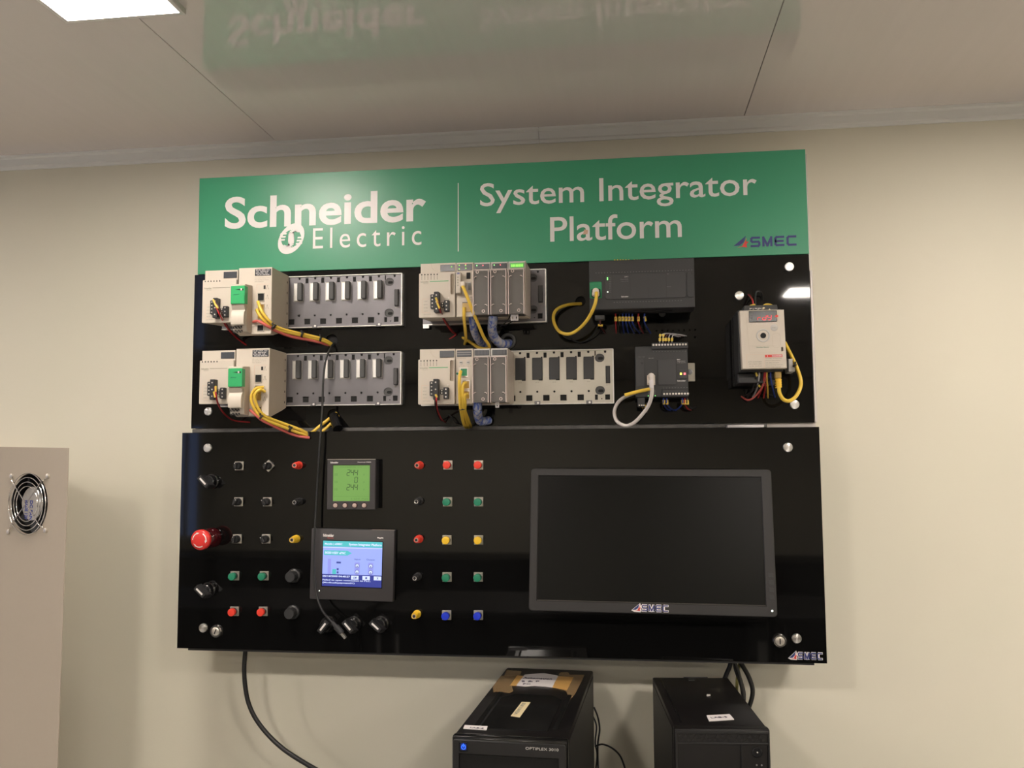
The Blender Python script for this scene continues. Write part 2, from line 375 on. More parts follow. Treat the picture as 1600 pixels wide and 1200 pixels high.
# ================================================================ DISPLAY BOARD
BX1 = 1.22
board = thing('training_board', 'large wall-mounted black display board under the green sign heading', 'display board', (0, 0, 0))
ZU = .3155
bx = MB().box(.004, BX1 + .004, .0105, WALLY, -.02, .512)
bx.build('cabinet_box', 'alu', board)
MB().box(.02, BX1 - .02, LP + .005, WALLY, -.433, -.012).build('lower_box', 'blk', board)
h = lambda px, py, r: circ(at(px, py).x, at(px, py).z, r)
uph = [h(518, 532, .0125), h(521, 649, .0125), h(907, 471, .0095), h(795, 534, .014), h(1005, 622, .008), h(1196, 560, .02)]
uph += [circ(at(1026 + 8.6 * k, 517 - .2 * k).x, at(1026 + 8.6 * k, 517 - .2 * k).z, .0013, 8) for k in range(8)] + [h(1086, 527, .0016)]
o = mkobj('upper_panel', plate_mesh(rect(0, BX1, 0, ZU), uph, 0, .0055, .0004), 'acrylic', board, ang=20)
MB().box(.03, BX1 - .03, .0065, .0100, .01, .30).build('panel_backing', 'hole', board)
mkobj('lower_panel', plate_mesh(rect(-.0005, BX1 + .001, -.4285, -.0095), [], LP, LP + .005, .0004), 'acrylic', board, ang=20)
MB().box(.002, 1.135, .001, .012, -.0085, -.0010, .0008).build('panel_edge_strip', 'acrylic_edge', board)
MB().box(1.06, 1.125, LP + .006, .004, -.009, -.0045).build('protective_film', 'paper', board)
MB().box(BX1 + .0005, BX1 + .0055, .001, .03, .0, ZU - .03, .001).build('side_strip', 'alu', board)
sign = mkobj('sign_panel', plate_mesh([(.0072, ZU + .0008), (1.2200, ZU + .0008), (1.2193, .5176), (.0063, .5176)], [], -.002, .006, .0004), 'green', board, ang=20)
sign['label'] = 'green heading panel'
def stext(s, L, Rr, bot, top, m='white_print', bold=.0, par=None, y=-.002, **k):
    return text(s, at(*L, y).x, at(*Rr, y).x, at(*bot, y).z, at(*top, y).z, y, m, par or sign, bold=bold, **k)
stext('Schneider', (351.5, 330), (665.5, 320), (372, 357.5), (590, 297.5), bold=.021)
stext('Electric', (489, 372), (658.5, 372), (500, 388.5), (510, 356), bold=-.002, space=1.35)
stext('System Integrator', (750, 300), (1182.5, 290), (778, 333), (940, 278), bold=.006)
stext('Platform', (859.5, 350), (1065, 350), (865, 378), (960, 335), bold=.006)
q0, q1 = at(716, 286, -.002), at(715.5, 393, -.002)
MB().box(q0.x - .0008, q0.x + .0008, -.0024, -.0018, q1.z, q0.z).build('divider_line', 'white_print', sign)
# oval emblem under the heading: two crescents, a slanted bar and speed stripes
c = at(455, 373, -.002); eb = MB(); sh = lambda x, z: (c.x + x + z * .28, c.z + z)
def crescent(a0, a1, rx, rz, tk, n=16):
    A = [sh(rx * math.cos(R(a0 + (a1 - a0) * i / n)), rz * math.sin(R(a0 + (a1 - a0) * i / n))) for i in range(n + 1)]
    B = [sh((rx - tk * (.35 + .65 * math.sin(math.pi * i / n))) * math.cos(R(a0 + (a1 - a0) * i / n)), (rz - tk * (.35 + .65 * math.sin(math.pi * i / n))) * math.sin(R(a0 + (a1 - a0) * i / n))) for i in range(n + 1)]
    for i in range(n): eb.prism([A[i], A[i + 1], B[i + 1], B[i]], -.0024, -.0018)
crescent(-5, 172, .0265, .0315, .0125); crescent(175, 352, .0265, .0315, .0125)
S = smooth_path([Vector((.013, 0, .015)), Vector((.004, 0, .0185)), Vector((-.003, 0, .013)), Vector((.0, 0, 0)), Vector((.003, 0, -.013)), Vector((-.004, 0, -.0185)), Vector((-.013, 0, -.015))], 5)
for i in range(len(S) - 1):
    wd = .0062 - .0030 * abs(i - len(S) / 2) / (len(S) / 2)
    a_, b_ = S[i], S[i + 1]; d = (b_ - a_).normalized(); nn = Vector((-d.z, 0, d.x)) * wd
    eb.prism([sh((a_ + nn).x, (a_ + nn).z), sh((a_ - nn).x, (a_ - nn).z), sh((b_ - nn).x, (b_ - nn).z), sh((b_ + nn).x, (b_ + nn).z)], -.0027, -.0018)
for k in range(3):
    z = .009 - k * .0062
    eb.prism([sh(-.0265 + k * .0004, z), sh(-.013, z), sh(-.013, z + .0034), sh(-.0255, z + .0034)], -.0022, -.0018)
    eb.prism([sh(.013, -z), sh(.0265, -z), sh(.0255, -z - .0034), sh(.013, -z - .0034)], -.0022, -.0018)
eb.build('emblem', 'white_print', sign, smooth=False)
def techno_word(par, x0, x1, z0, z1, y, m, wd, name='lettering'):
    n = 4; gap = .20; W = (x1 - x0) / (n + gap * (n - 1)); H = z1 - z0
    GL = {'S': [[(1, 1), (.12, 1), (0, .88), (0, .62), (.12, .5), (.88, .5), (1, .38), (1, .12), (.88, 0), (0, 0)]],
          'M': [[(0, 0), (0, 1)], [(0, 1), (.5, .0)], [(.5, .0), (1, 1)], [(1, 1), (1, 0)]],
          'E': [[(1, 1), (.15, 1), (0, .85), (0, .15), (.15, 0), (1, 0)], [(0, .5), (.92, .5)]],
          'C': [[(1, 1), (.15, 1), (0, .85), (0, .15), (.15, 0), (1, 0)]]}
    sk = 0
    for i, ch in enumerate('SMEC'):
        mb = MB(); ox = x0 + i * W * (1 + gap)
        for ln_ in GL[ch]:
            P = [Vector((ox + wd / 2 + u * (W - wd), z0 + wd / 2 + v * (H - wd))) for u, v in ln_]
            for a_, b_ in zip(P, P[1:]):
                d = (b_ - a_).normalized() * wd * .42; nn = Vector((-d.y, d.x)).normalized() * wd / 2; A, B = a_ - d, b_ + d
                sk += 1; mb.prism([tuple(A + nn), tuple(A - nn), tuple(B - nn), tuple(B + nn)], y - .00045 - .00006 * (sk % 3), y + .0001)
        mb.build(name, m, par, smooth=False)
def company_logo(par, x0, z0, wdt, y, outline=False, hgt=None):
    """arrow emblem plus the word SMEC; (x0,z0) lower left"""
    H = hgt or wdt * .19
    def star(g):
        return [(x0 - g * .6, z0 + H * .12), (x0 + .190 * wdt, z0 + H * 1.0 + g), (x0 + .165 * wdt, z0 + H * .42), (x0 + .10 * wdt, z0 + H * .12)]
    if outline:
        mb = MB(); g = wdt * .02
        mb.prism([(x0 - g * 1.5, z0 + H * .12 - g * .3), (x0 + .20 * wdt + g, z0 + H * 1.05 + g), (x0 + .255 * wdt, z0 + H * .55), (x0 + .235 * wdt, z0 - g * 1.5), (x0 + .05 * wdt, z0 - g * 1.2)], y - .0006, y)
        mb.build('logo_backing', 'white_print', par, smooth=False)
        techno_word(par, x0 + .27 * wdt - g * .8, x0 + wdt + g * .8, z0 - g * .8, z0 + H * .92 + g * .8, y, 'white_print', H * .165 + g * 1.5, 'logo_outline')
        y -= .0007
    MB().prism([(x0, z0 + H * .15), (x0 + .205 * wdt, z0 + H * 1.05), (x0 + .165 * wdt, z0 + H * .45), (x0 + .10 * wdt, z0 + H * .18)], y - .0004, y).build('logo_wing', 'navy_print', par, smooth=False)
    MB().prism([(x0 + .06 * wdt, z0), (x0 + .14 * wdt, z0 + H * .12), (x0 + .215 * wdt, z0 + H * .85), (x0 + .20 * wdt, z0 + H * .5), (x0 + .245 * wdt, z0 + H * .5), (x0 + .21 * wdt, z0 + H * .3), (x0 + .215 * wdt, z0 - H * .02), (x0 + .15 * wdt, z0 + H * .06)], y - .0005, y).build('logo_star', 'red_print', par, smooth=False)
    techno_word(par, x0 + .27 * wdt, x0 + wdt, z0, z0 + H * .92, y, 'navy_print', H * (.19 if not outline else .165))
a = at(1146, 388, -.002); b2 = at(1245, 386, -.002)
company_logo(sign, a.x, a.z + .001, b2.x - a.x, -.002, hgt=.0215)
pc = [x for x in board.children]
lowp = bpy.data.objects['lower_panel']
a = at(1233, 1029, LP); b2 = at(1285, 1029, LP)
company_logo(lowp, a.x, a.z - .0005, b2.x - a.x, LP, outline=True, hgt=.0128)
# torn vinyl scrap on the letter a of the sign
MB().prism([(at(911, 367, 0).x, at(911, 367, 0).z), (at(918, 366, 0).x, at(918, 366, 0).z), (at(919, 360, 0).x, at(919, 360, 0).z), (at(913, 359, 0).x, at(913, 359, 0).z)], -.0026, -.0022).build('torn_scrap', 'orange_ink', sign, smooth=False)
# ---------------------------------------------------------------- backplane racks
def rack(name, label, right, bottom, width, nslots, first_open, style, group, zinc):
    """right, bottom: world x of the right edge and z of the bottom edge; plate front at y=-.012"""
    HT = .103; x0 = right - width; t = thing(name, label, 'rack', (x0, -.0, bottom), 0, group)
    holes = []
    def X(i): return width - .0470 - .0328 * (nslots - 1 - i)          # centre of slot i (local x)
    slots = range(first_open, nslots)
    for i in slots:
        cx = X(i)
        holes.append(circ(cx, HT - .0045, .0024, 10)); holes.append(circ(cx, .0235, .0021, 10))
        holes.append(rect(cx + .0125, cx + .0185, HT - .0140, HT - .0040)) if i < nslots - 1 else None
        if i > first_open - 1: holes.append(rect(cx - .0215, cx - .0215 + .0120, .0060, .0170))
        if style == 'cover': holes.append([(cx - .0095, .0460), (cx - .0095, HT - .0155), (cx - .006, HT - .0145), (cx + .0075, HT - .0145), (cx + .0075, HT - .0120), (cx + .0105, HT - .0120), (cx + .0105, .0450), (cx + .003, .0450), (cx + .003, .0470), (cx - .003, .0470)])
    holes = [q for q in holes if q]
    ex = width - .0255
    holes += [rrect(ex - .009, ex + .009, HT - .0245, HT - .0085, .0078, 5), rrect(ex - .009, ex + .009, .0165, .0325, .0078, 5),
              circ(width - .0150, HT - .0048, .0024, 10), circ(width - .0225, .0085, .0012, 8), rect(ex - .0098, ex - .0045, .0065, .0165), rect(ex + .0095, ex + .0185, .0065, .0165), rect(ex - .0095, ex - .0075, HT - .0125, HT - .0030),
              rect(width - .0145, width - .0060, .0375, .0710)]
    mkobj('plate', plate_mesh(rect(0, width, 0, HT), holes, -.012, -.0105, .0003), zinc, t, ang=20)
    MB().box(.001, width - .001, -.0104, -.0002, .001, HT - .001).build('backing', 'hole', t)
    rim = MB().box(0, width, -.0145, -.0115, HT - .0012, HT + .0006, .0004).box(width - .001, width + .0008, -.0145, -.0, 0, HT).box(0, width, -.0135, -.0, -.0008, .0006)
    rim.build('rim', 'edge_metal', t)
    for zc in (HT - .0165, .0245):
        s_ = mkobj('mounting_slot', plate_mesh(rrect(ex - .0088, ex + .0088, zc - .0078, zc + .0078, .0075, 5), [rrect(ex - .0035, ex + .0065, zc - .0036, zc + .0018, .0025, 3)], -.0108, -.0104), 'slot_grey', t)
    MB().box(width - .0142, width - .0063, -.0185 if style != 'cover' else -.0125, -.0104, .0380, .0705, .001).build('extension_connector', 'slot_grey' if style != 'cover' else 'graphite', t)
    for i in slots:
        cx = X(i)
        if style == 'open':
            s_ = MB().box(cx - .0108, cx + .0095, -.0128, -.0119, HT - .0515, HT - .0135, .0003).build('connector', 'slot_pale', t)
            MB().box(cx - .0095, cx - .0015, -.0150, -.0125, HT - .0500, HT - .0150, .0006).box(cx - .0108, cx - .0103, -.0138, -.0119, HT - .0515, HT - .0135).build('contact_strip', 'edge_metal', s_)
            MB().box(cx - .0010, cx + .0085, -.0225, -.0125, HT - .0500, HT - .0140, .0012).build('shroud', 'slot_grey', s_)
        else:
            MB().box(cx - .0092, cx + .0102, -.0135, -.0105, .0465, HT - .0138, .0006).build('slot_cover', 'graphite', t)
            text(str(i - 1).zfill(2), cx - .003, cx + .003, .0405, .0425, -.0121, 'cream_print', t)
    for i in [k for k in slots if (k - first_open) % 4 == 1 or k == nslots - 1][:3]:
        MB().box(X(i) - .005, X(i) + .006, -.0138, -.0115, -.002, .0055, .0004).build('earth_clamp', 'zinc', t)
        MB().lathe((X(i) + .0015, -.0136, .0018), [(.0022, 0), (.0022, .0008), (.001, .001)], 12).build('screw', 'edge_metal', t)
    text('EXT', width - .0135, width - .0065, .0335, .0355, -.0121, 'cream_print', t)
    return t
W8 = .3728; W4 = .2424
RK1 = rack('backplane_rack', 'upper left silver slotted rack with six open grey connectors', .4400, .1993, W8, 8, 2, 'open', 'silver module racks', 'zinc')
RK2 = rack('backplane_rack', 'lower left silver slotted rack with a black cable hanging across it', .4390, .0433, W8, 8, 2, 'open', 'silver module racks', 'zinc')
RK3 = rack('backplane_rack', 'short silver rack end showing right of the upper clear-covered modules', .7247, .1985, W4, 4, 4, 'open', 'silver module racks', 'zinc')
RK4 = rack('backplane_rack', 'yellow-tinted silver rack with five black slot covers', .8520, .0400, W8, 8, 3, 'cover', 'silver module racks', 'zinc_yellow')
MB().box(.0005, .012, -.0128, -.010, -.007, .001).build('mounting_ear', 'edge_metal', RK3)
# ---------------------------------------------------------------- power supply module
def power_supply(label, x, z, style):
    t = thing('power_supply_module', label, 'power supply', (x, -.0125, z), 0, 'cream power supply modules')
    W = .0690; H = .1015; F = -.0850; F2 = -.0825            # front of the door, front of the recessed top
    body = MB(); body.prismx([(0, .006), (F2, 0), (F2, H + .001), (-.004, H + .001), (0, H - .003)], .0018, W - .0006).build('body', 'cream', t, smooth=False)
    door_poly = rrect(0, W - .0008, -.0005, H - .0185, .0016, 2)
    if style == 'groove':
        dm = plate_mesh(door_poly, [rrect(.0600, .0665, .0420, .0805, .0028, 4)], F - .0035, F2 - .0002, .0005)
    else: dm = plate_mesh(door_poly, [], F - .0035, F2 - .0002, .0005)
    door = mkobj('door', dm, 'cream', t, ang=25)
    if style == 'groove': MB().prism(rrect(.0602, .0663, .0422, .0803, .0026, 4), F2 - .0006, F2 - .0001).build('finger_groove', 'cream_dark', door)
    fy = F - .0035
    vb = MB()
    for k in range(6):
        cx = .0052 + .0059 * k; zc = H - .0215
        vb.prism([(cx, zc + .0024), (cx - .0014, zc), (cx, zc - .0012), (cx + .0014, zc)], fy - .0003, fy + .0001)
        if style == 'groove': vb.prism(rect(cx - .00025, cx + .00025, zc - .0095, zc - .002), fy - .0002, fy + .0001)
    vb.build('vent', 'hole', door, smooth=False)
    text('Schneider', .0030, .0185, .0655, .0685, fy, 'cream_print', door, bold=.02)
    text('Electric', .0085, .0180, .0630, .0645, fy, 'cream_print', door)
    MB().prism(rect(.0205, .0560, .0668, .0680), fy - .0003, fy).build('green_line', 'green_plastic' if style == 'groove' else 'cream_print', door)
    # status window in the recessed top
    wn_ = MB().box(.0395, .0665, F2 - .0012, F2 + .0005, H - .0150, H - .0025, .0005).build('status_window', 'display', t)
    if style == 'groove':
        if 'upper' in label: MB().lathe((.0610, F2 - .0013, H - .0065), [(.0010, 0), (.0010, .0005)], 8).build('led', 'led_lime', wn_)
        MB().tube([(.0215, F2 - .0003, H), (.0235, F2 - .0003, H - .0070), (.0280, F2 - .0003, H - .012), (.0340, F2 - .0003, H - .0150)], .0003, 5).build('score_line', 'cream_dark', t)
        MB().lathe((.0565, fy, .0345), [(.0020, 0), (.0020, .0008), (.0012, .001)], 12).build('screw', 'nickel', door)
    # label print left of the terminals
    lb = MB()
    for z0 in (.0345, .0085): lb.prism(rect(.0065, .0205, z0, z0 + .0003), fy - .0002, fy)
    for x0 in (.0065,): lb.prism(rect(x0, x0 + .0003, .0085, .0345), fy - .0002, fy)
    lb.build('label_frame', 'orange_ink', door, smooth=False)
    for k, s_ in enumerate(('+24V', '0V', 'PE', 'OUT')): text(s_, .0095, .0165, .0295 - k * .0062, .0310 - k * .0062, fy, 'cream_print', door)
    text('24V POWER', .0090, .0225, .0050, .0062, fy, 'cream_print', door)
    # terminals
    ys = F - .012
    def block(x0, x1, z0, z1, n, yf, ntype='terminal_block'):
        tb = MB().box(x0, x1, yf, F2, z0, z1, .0008).build(ntype, 'blk_term', t)
        sb = MB()
        for k in range(n):
            sb.lathe(((x0 + x1) / 2, yf, z0 + (k + .5) * (z1 - z0) / n), [(.0014, 0), (.0014, .0004), (.0009, .0005)], 8)
        sb.build('terminal_screw', 'nickel', tb); return tb
    dx = 0 if style == 'groove' else -.0035
    block(.0235 + dx, .0310 + dx, .0150, .0415, 4, ys); block(.0312 + dx, .0405 + dx, .0070, .0455, 3, ys - .005)
    block(.0425 + dx, .0490 + dx, .0175, .0265, 2, ys + .003); block(.0492 + dx, .0585 + dx, .0090, .0300, 3, ys)
    return t
P1 = power_supply('cream power supply module on the upper left rack', .0690, .1993, 'plain')
P2 = power_supply('cream power supply module on the lower left rack', .0670, .0433, 'plain')
P3 = power_supply('cream power supply module on the upper middle rack', .4955, .1985, 'groove')
P4 = power_supply('cream power supply module with green line on the lower middle rack', .4945, .0370, 'groove')
# ---------------------------------------------------------------- tall processor module (left racks)
def processor(label, x, z):
    t = thing('processor_module', label, 'controller', (x, -.0125, z), 0, 'tall cream processor modules')
    W = .0665; B = -.0275; T = .1045; F = -.0860
    MB().prismx([(0, -.004), (-.018, -.010), (F + .010, B + .002), (F, B + .004), (F, T), (-.004, T), (0, T - .003)], .0006, W).build('body', 'cream', t, smooth=False)
    MB().prismx([(-.001, -.0032), (-.018, -.0092), (F + .011, B + .0028), (F + .001, B + .005), (F + .001, T - .001), (-.004, T - .001)], W, W + .0004).build('side_panel', 'cream_dark', t, smooth=False)
    sv = MB()
    for k in range(5): sv.box(W + .0003, W + .0008, -.010, -.008, .004 + k * .021, .008 + k * .021)
    sv.build('side_vent', 'hole', t)
    # status window with its printed rows
    wn_ = MB().box(.0330, .0650, F - .0012, F, T - .0160, T - .0030, .0005).build('status_window', 'display', t)
    for r_, s_ in enumerate(('RUN ERR I/O', 'DL  BACKUP', 'ETH MS  NS', 'SRUN SMOD')): text(s_, .0355 + (r_ % 2) * .001, .0625 - (r_ % 3) * .002, T - .0060 - r_ * .0031, T - .0041 - r_ * .0031, F - .0012, 'white_print', wn_)
    for k, (x0, x1) in enumerate(((.0325, .0635), (.0325, .0600), (.0325, .0500))): text(('58 xxxx Unity CPU', 'PV: 03 RL:12 SV:2', 'MAC 00.80.F4')[k], x0, x1, T - .0212 - k * .0034, T - .0198 - k * .0034, F, 'cream_print', t)
    # protruding left column: top, green door, curved flap, vent foot
    C0, C1 = .0010, .0275; CF = F - .0330
    MB().prismx([(F + .001, .0700), (CF + .002, .0672), (CF, .0655), (CF, .0285), (CF + .004, .0280), (CF + .010, .0220), (CF + .007, .0100), (CF + .007, -.0070), (CF + .012, B + .006), (F + .001, B + .0045)], C0, C1).build('column', 'cream', t, smooth=False)
    MB().prismx([(F, .0690), (CF + .003, .0665), (CF + .0015, .0650), (CF + .0015, .0285), (CF + .011, .0220), (CF + .009, -.0080), (CF + .013, B + .007), (F, B + .0055)], C1, C1 + .0008).build('column_side', 'cream_dark', t, smooth=False)
    gd = MB().box(C0 - .0002, C1 + .0012, CF - .0020, CF + .012, .0290, .0635, .0009).build('green_door', 'green_plastic', t)
    MB().prism([(.0095, .0560), (.0260, .0578), (.0260, .0542)], CF - .0023, CF - .0018).build('slit', 'hole', gd, smooth=False)
    MB().box(.0205, .0235, CF - .0035, CF - .0018, .0540, .0580, .0004).build('switch', 'white_print', gd)
    text('MEMORY', .0065, .0175, .0455, .0475, CF - .0021, 'green_cap', gd)
    flap = MB().prismx([(CF + .006, .0285), (CF - .0015, .0265), (CF + .0045, .0185), (CF + .0000, .0130), (CF - .0020, .0050), (CF - .0020, -.0070), (CF - .0005, -.0100), (CF + .0060, -.0100)], C0 + .0010, C1 - .0002).build('flap', 'cream', t, ang=50)
    vb = MB()
    for r_ in range(2):
        for k in range(3):
            cx = .0055 + k * .0062 + .0012 * r_; zc = -.0140 - r_ * .0078; s_ = .0026
            vb.prism([(cx - s_, zc + s_), (cx + s_ * .3, zc - s_), (cx - s_, zc - s_)], CF + .0063, CF + .0072)
            vb.prism([(cx - s_ * .3, zc + s_), (cx + s_, zc + s_), (cx + s_, zc - s_ * .9)], CF + .0063, CF + .0072)
    vb.build('vent', 'hole', t, smooth=False)
    # ports on the right face
    MB().box(.0505, .0545, F - .0005, F + .001, .0625, .0695, .0003).build('usb_port', 'hole', t)
    def rj(z0, z1, n, m='hole'):
        fr = mkobj('network_port', plate_mesh(rect(.0390, .0530, z0, z1), [rect(.0402, .0518, z0 + .0012, z1 - .0012)], F - .0015, F + .0), 'nickel', t)
        MB().box(.0402, .0518, F - .0006, F, z0 + .0012, z1 - .0012).build('port_opening', m, fr)
        return fr
    rj(.0390, .0550, 1); r2 = rj(.0040, .0340, 2, 'gold'); r3 = rj(-.0190, -.0060, 1)
    MB().box(.0410, .0500, F - .0030, F, .0200, .0310, .0008).box(.0410, .0500, F - .0030, F, .0060, .0170, .0008).build('plug', 'gold', r2)
    sy = MB()
    for z0 in (.0655, .0470, .0280, .0080):
        sy.tube([(.0560, F - .0002, z0 - .002), (.0582, F - .0002, z0 + .0028), (.0605, F - .0002, z0 - .002)], .0003, 4, 1).box(.0575, .0590, F - .0004, F, z0 + .0026, z0 + .0042)
        sy.box(.0552, .0566, F - .0004, F, z0 - .0035, z0 - .0022); sy.box(.0598, .0612, F - .0004, F, z0 - .0035, z0 - .0022)
    sy.build('port_symbol', 'cream_print', t)
    MB().box(.0380, .0640, F - .0003, F, .0718, .0721).box(.0370, .0373, F - .0003, F, -.010, .0721).build('port_outline', 'orange_ink', t)
    return t
C1_ = processor('tall cream processor module with green door on the upper left rack', .1405, .1993)
C2_ = processor('tall cream processor module with green door on the lower left rack', .1385, .0433)
# ---------------------------------------------------------------- narrow modules of the middle racks
def comm_module(label, x, z, upper):
    t = thing('processor_module' if upper else 'communication_module', label, 'controller', (x, -.0125, z))
    W = .0322; H = .1020; F = -.0830
    MB().prismx([(0, .006), (F, 0), (F, H), (-.004, H), (0, H - .003)], .0003, W).build('body', 'cream', t, smooth=False)
    wn_ = MB().box(.0025, .0300, F - .0012, F, H - .0150, H - .0028, .0005).build('status_window', 'display', t)
    if upper:
        lb = MB()
        for (lx, lz) in ((.0060, -.0050), (.0180, -.0055), (.0060, -.0120), (.0185, -.0110)): lb.lathe((lx, F - .0013, H + lz), [(.0010, 0), (.0010, .0005)], 8)
        lb.build('led', 'led_lime', wn_); MB().lathe((.0183, F - .0013, H - .0036), [(.0009, 0), (.0009, .0006)], 8).build('led', 'led_red', wn_)
        cov = MB().box(.0010, .0105, F - .012, F, .0420, .0830, .0012).build('memory_cover', 'cream', t)
        text('USB', .0035, .0085, .0780, .0810, F - .012, 'blue_print', cov, bold=.05)
        for k in range(4): MB().box(.0045, .0065, F - .0124, F - .012, .0710 - k * .005, .0735 - k * .005).build('mark', 'cream_print', cov)
        MB().box(.0195, .0270, F - .0008, F, .0710, .0830, .0004).build('usb_port', 'hole', t)
        p_ = MB().box(.0160, .0280, F - .001, F, .0480, .0650, .0005).build('serial_port', 'slot_pale', t); MB().box(.0230, .0275, F - .0014, F, .0500, .0630).build('port_opening', 'grey_mid', p_)
        dr = MB().prismx([(F, .0385), (F - .005, .0340), (F - .005, .0), (F, 0)], .0025, .0315).build('lower_door', 'cream', t, smooth=False)
        p_ = MB().box(.0130, .0280, F - .0065, F - .005, .0080, .0265, .0004).build('network_port', 'gold', dr); MB().box(.0130, .0280, F - .0067, F - .006, .0250, .0265).build('port_lip', 'hole', p_)
    else:
        lb = MB()
        for k in range(2): lb.box(.003, .029, F - .0014, F - .0011, H - .0072 - k * .004, H - .0066 - k * .004)
        lb.build('window_print', 'slot_pale', wn_)
        for cx in (.0100, .0235):
            d = MB().lathe((cx, F, .0765), [(.0035, 0), (.0035, .0008), (.0028, .001)], 16).build('rotary_dial', 'slot_pale', t); MB().box(cx - .0020, cx + .0020, F - .0013, F - .0009, .0760, .0770).build('dial_slot', 'hole', d)
        for z0, m in ((.0500, 'green_port'), (.0270, 'gold'), (.0080, 'gold')):
            fr = mkobj('network_port', plate_mesh(rect(.0080 if z0 > .04 else .0120, .0230 if z0 > .04 else .0270, z0, z0 + .0165), [rect(.0095 if z0 > .04 else .0135, .0215 if z0 > .04 else .0255, z0 + .0015, z0 + .0150)], F - .0015, F), 'nickel', t)
            MB().box(.0095 if z0 > .04 else .0135, .0215 if z0 > .04 else .0255, F - .0008, F, z0 + .0015, z0 + .015).build('port_opening', m, fr)
        text('MAC ADDRESS', .0010, .0190, H - .0185, H - .0172, F, 'cream_print', t); text('x10  x1', .0050, .0280, .0690, .0705, F, 'cream_print', t)
        MB().lathe((.0030, F, .0560), [(.0022, 0), (.0022, .0005)], 10).build('green_dot', 'green_cap', t)
    return t
comm_module('narrow cream processor module with white plug left of the upper clear covers', .5650, .1985, True)
comm_module('narrow cream communication module with three stacked ports on the lower middle rack', .5640, .0370, False)
def io_module(label, x, z, upper, leds, last):
    t = thing('terminal_module', label, 'controller module', (x, -.0125, z), 0, 'clear covered terminal modules')
    W = .0322; H = .1020; F = -.0800
    MB().prismx([(0, .006), (F + .02, 0), (F + .02, H), (-.004, H), (0, H - .003)], .0003, W - .0002).build('body', 'cream_dark', t, smooth=False)
    MB().box(.0003, W - .0003, F, F + .0199, H - .0170, H, .0005).build('head', 'slot_pale', t)
    wn_ = MB().box(.0030, .0300, F - .0010, F, H - .0125, H - .0030, .0004).build('status_window', 'display', t)
    if leds:
        lb = MB(); 
        if leds == 'lime':
            for k in range(8): lb.box(.0060 + k * .0028, .0074 + k * .0028, F - .0016, F - .0009, H - .0105 - (k % 2) * .0, H - .0060)
            MB().box(.0035, .0295, F - .0013, F - .0009, H - .0123, H - .0032).build('window_glow', mat('lime window', (.1, .3, .1), .3, emit=(.10, .28, .06), es=.8), wn_)
            lb.build('led', 'led_lime', wn_)
        else:
            lb.lathe((.0065, F - .0010, H - .0060), [(.0011, 0), (.0011, .0005)], 8); lb.build('led', 'led_green', wn_)
            MB().lathe((.0180, F - .0010, H - .0060), [(.0010, 0), (.0010, .0005)], 8).build('led', 'led_red', wn_)
    else:
        lb = MB()
        for k in range(9): lb.box(.0045 + k * .0027, .0050 + k * .0027, F - .0012, F - .0009, H - .0120, H - .0035)
        lb.build('window_grille', 'grey_mid', wn_)
    MB().box(.0018, W - .0018, F - .010, F + .0199, .0020, H - .0180, .001).build('wiring_block', 'term_grey', t)
    cv = MB().box(.0010, W - .0008, F - .0165, F - .0150, .0010, H - .0165, .0006).build('clear_cover', 'clear', t)
    e = MB(); e.box(.0010, .0026, F - .0168, F - .009, .0010, H - .0165, .0004).box(W - .0026, W - .0008, F - .0168, F - .009, .0010, H - .0165, .0004).box(.0010, W - .0008, F - .0168, F - .012, H - .0180, H - .0165, .0003)
    e.build('cover_edge', 'clear_edge', cv)
    for zc in (.0180, .0700):
        for s_, cx in ((1, .0040), (-1, W - .0040)):
            MB().tube([(cx, F - .0172, zc - .0006), (cx + s_ * .0018, F - .0178, zc + .0014), (cx + s_ * .0044, F - .0172, zc + .0016)], .0007, 5, 4).build('cover_catch', 'clear_edge', cv)
            MB().prism([(cx, zc - .0014), (cx + s_ * .0040, zc + .0008), (cx + s_ * .0040, zc - .0004)], F - .0168, F - .0164).build('catch_slot', 'hole', cv, smooth=False)
    MB().torus((.0100, F - .0170, H - .0215), .0024, .0007, 16).build('cover_eye', 'clear_edge', cv); MB().torus((.0210, F - .0170, .0075), .0024, .0007, 16).build('cover_eye', 'clear_edge', cv)
    if last:
        MB().prismx([(-.004, .007), (F - .012, .001), (F - .012, H - .002), (-.004, H - .001)], W - .0002, W + .0010).build('clear_side', 'clear_side', t, smooth=False)
    return t
for i, (x, l) in enumerate(((.5972, 'red'), (.6299, 'red'), (.6626, 'lime'))):
    io_module('%s of the three clear-covered terminal modules on the upper middle rack' % ('leftmost', 'middle', 'rightmost')[i], x, .1985, True, l, i == 2)
for i, x in enumerate((.5962, .6290)):
    io_module('%s of the two clear-covered terminal modules on the lower middle rack' % ('left', 'right')[i], x, .0370, False, None, i == 1)
# white tag clips below the covers
for k, (px, py, y, lab) in enumerate(((801, 496, -.095, 'pair of small white tags under the upper clear modules, left one'), (807, 496, -.095, 'small white tag under the upper clear modules, right one'), (777, 632, -.095, 'small white tag hanging under the lower clear modules'))):
    p = at(px, py, y); t = mkobj('cable_tag', plate_mesh(rrect(p.x - .0035, p.x + .0035, p.z - .006, p.z + .006, .001, 2), [rrect(p.x - .001, p.x + .001, p.z - .0035, p.z + .002, .0008, 2)], y - .0005, y + .0005), 'paper'); tag(t, lab, 'tag', 'white wire tags')
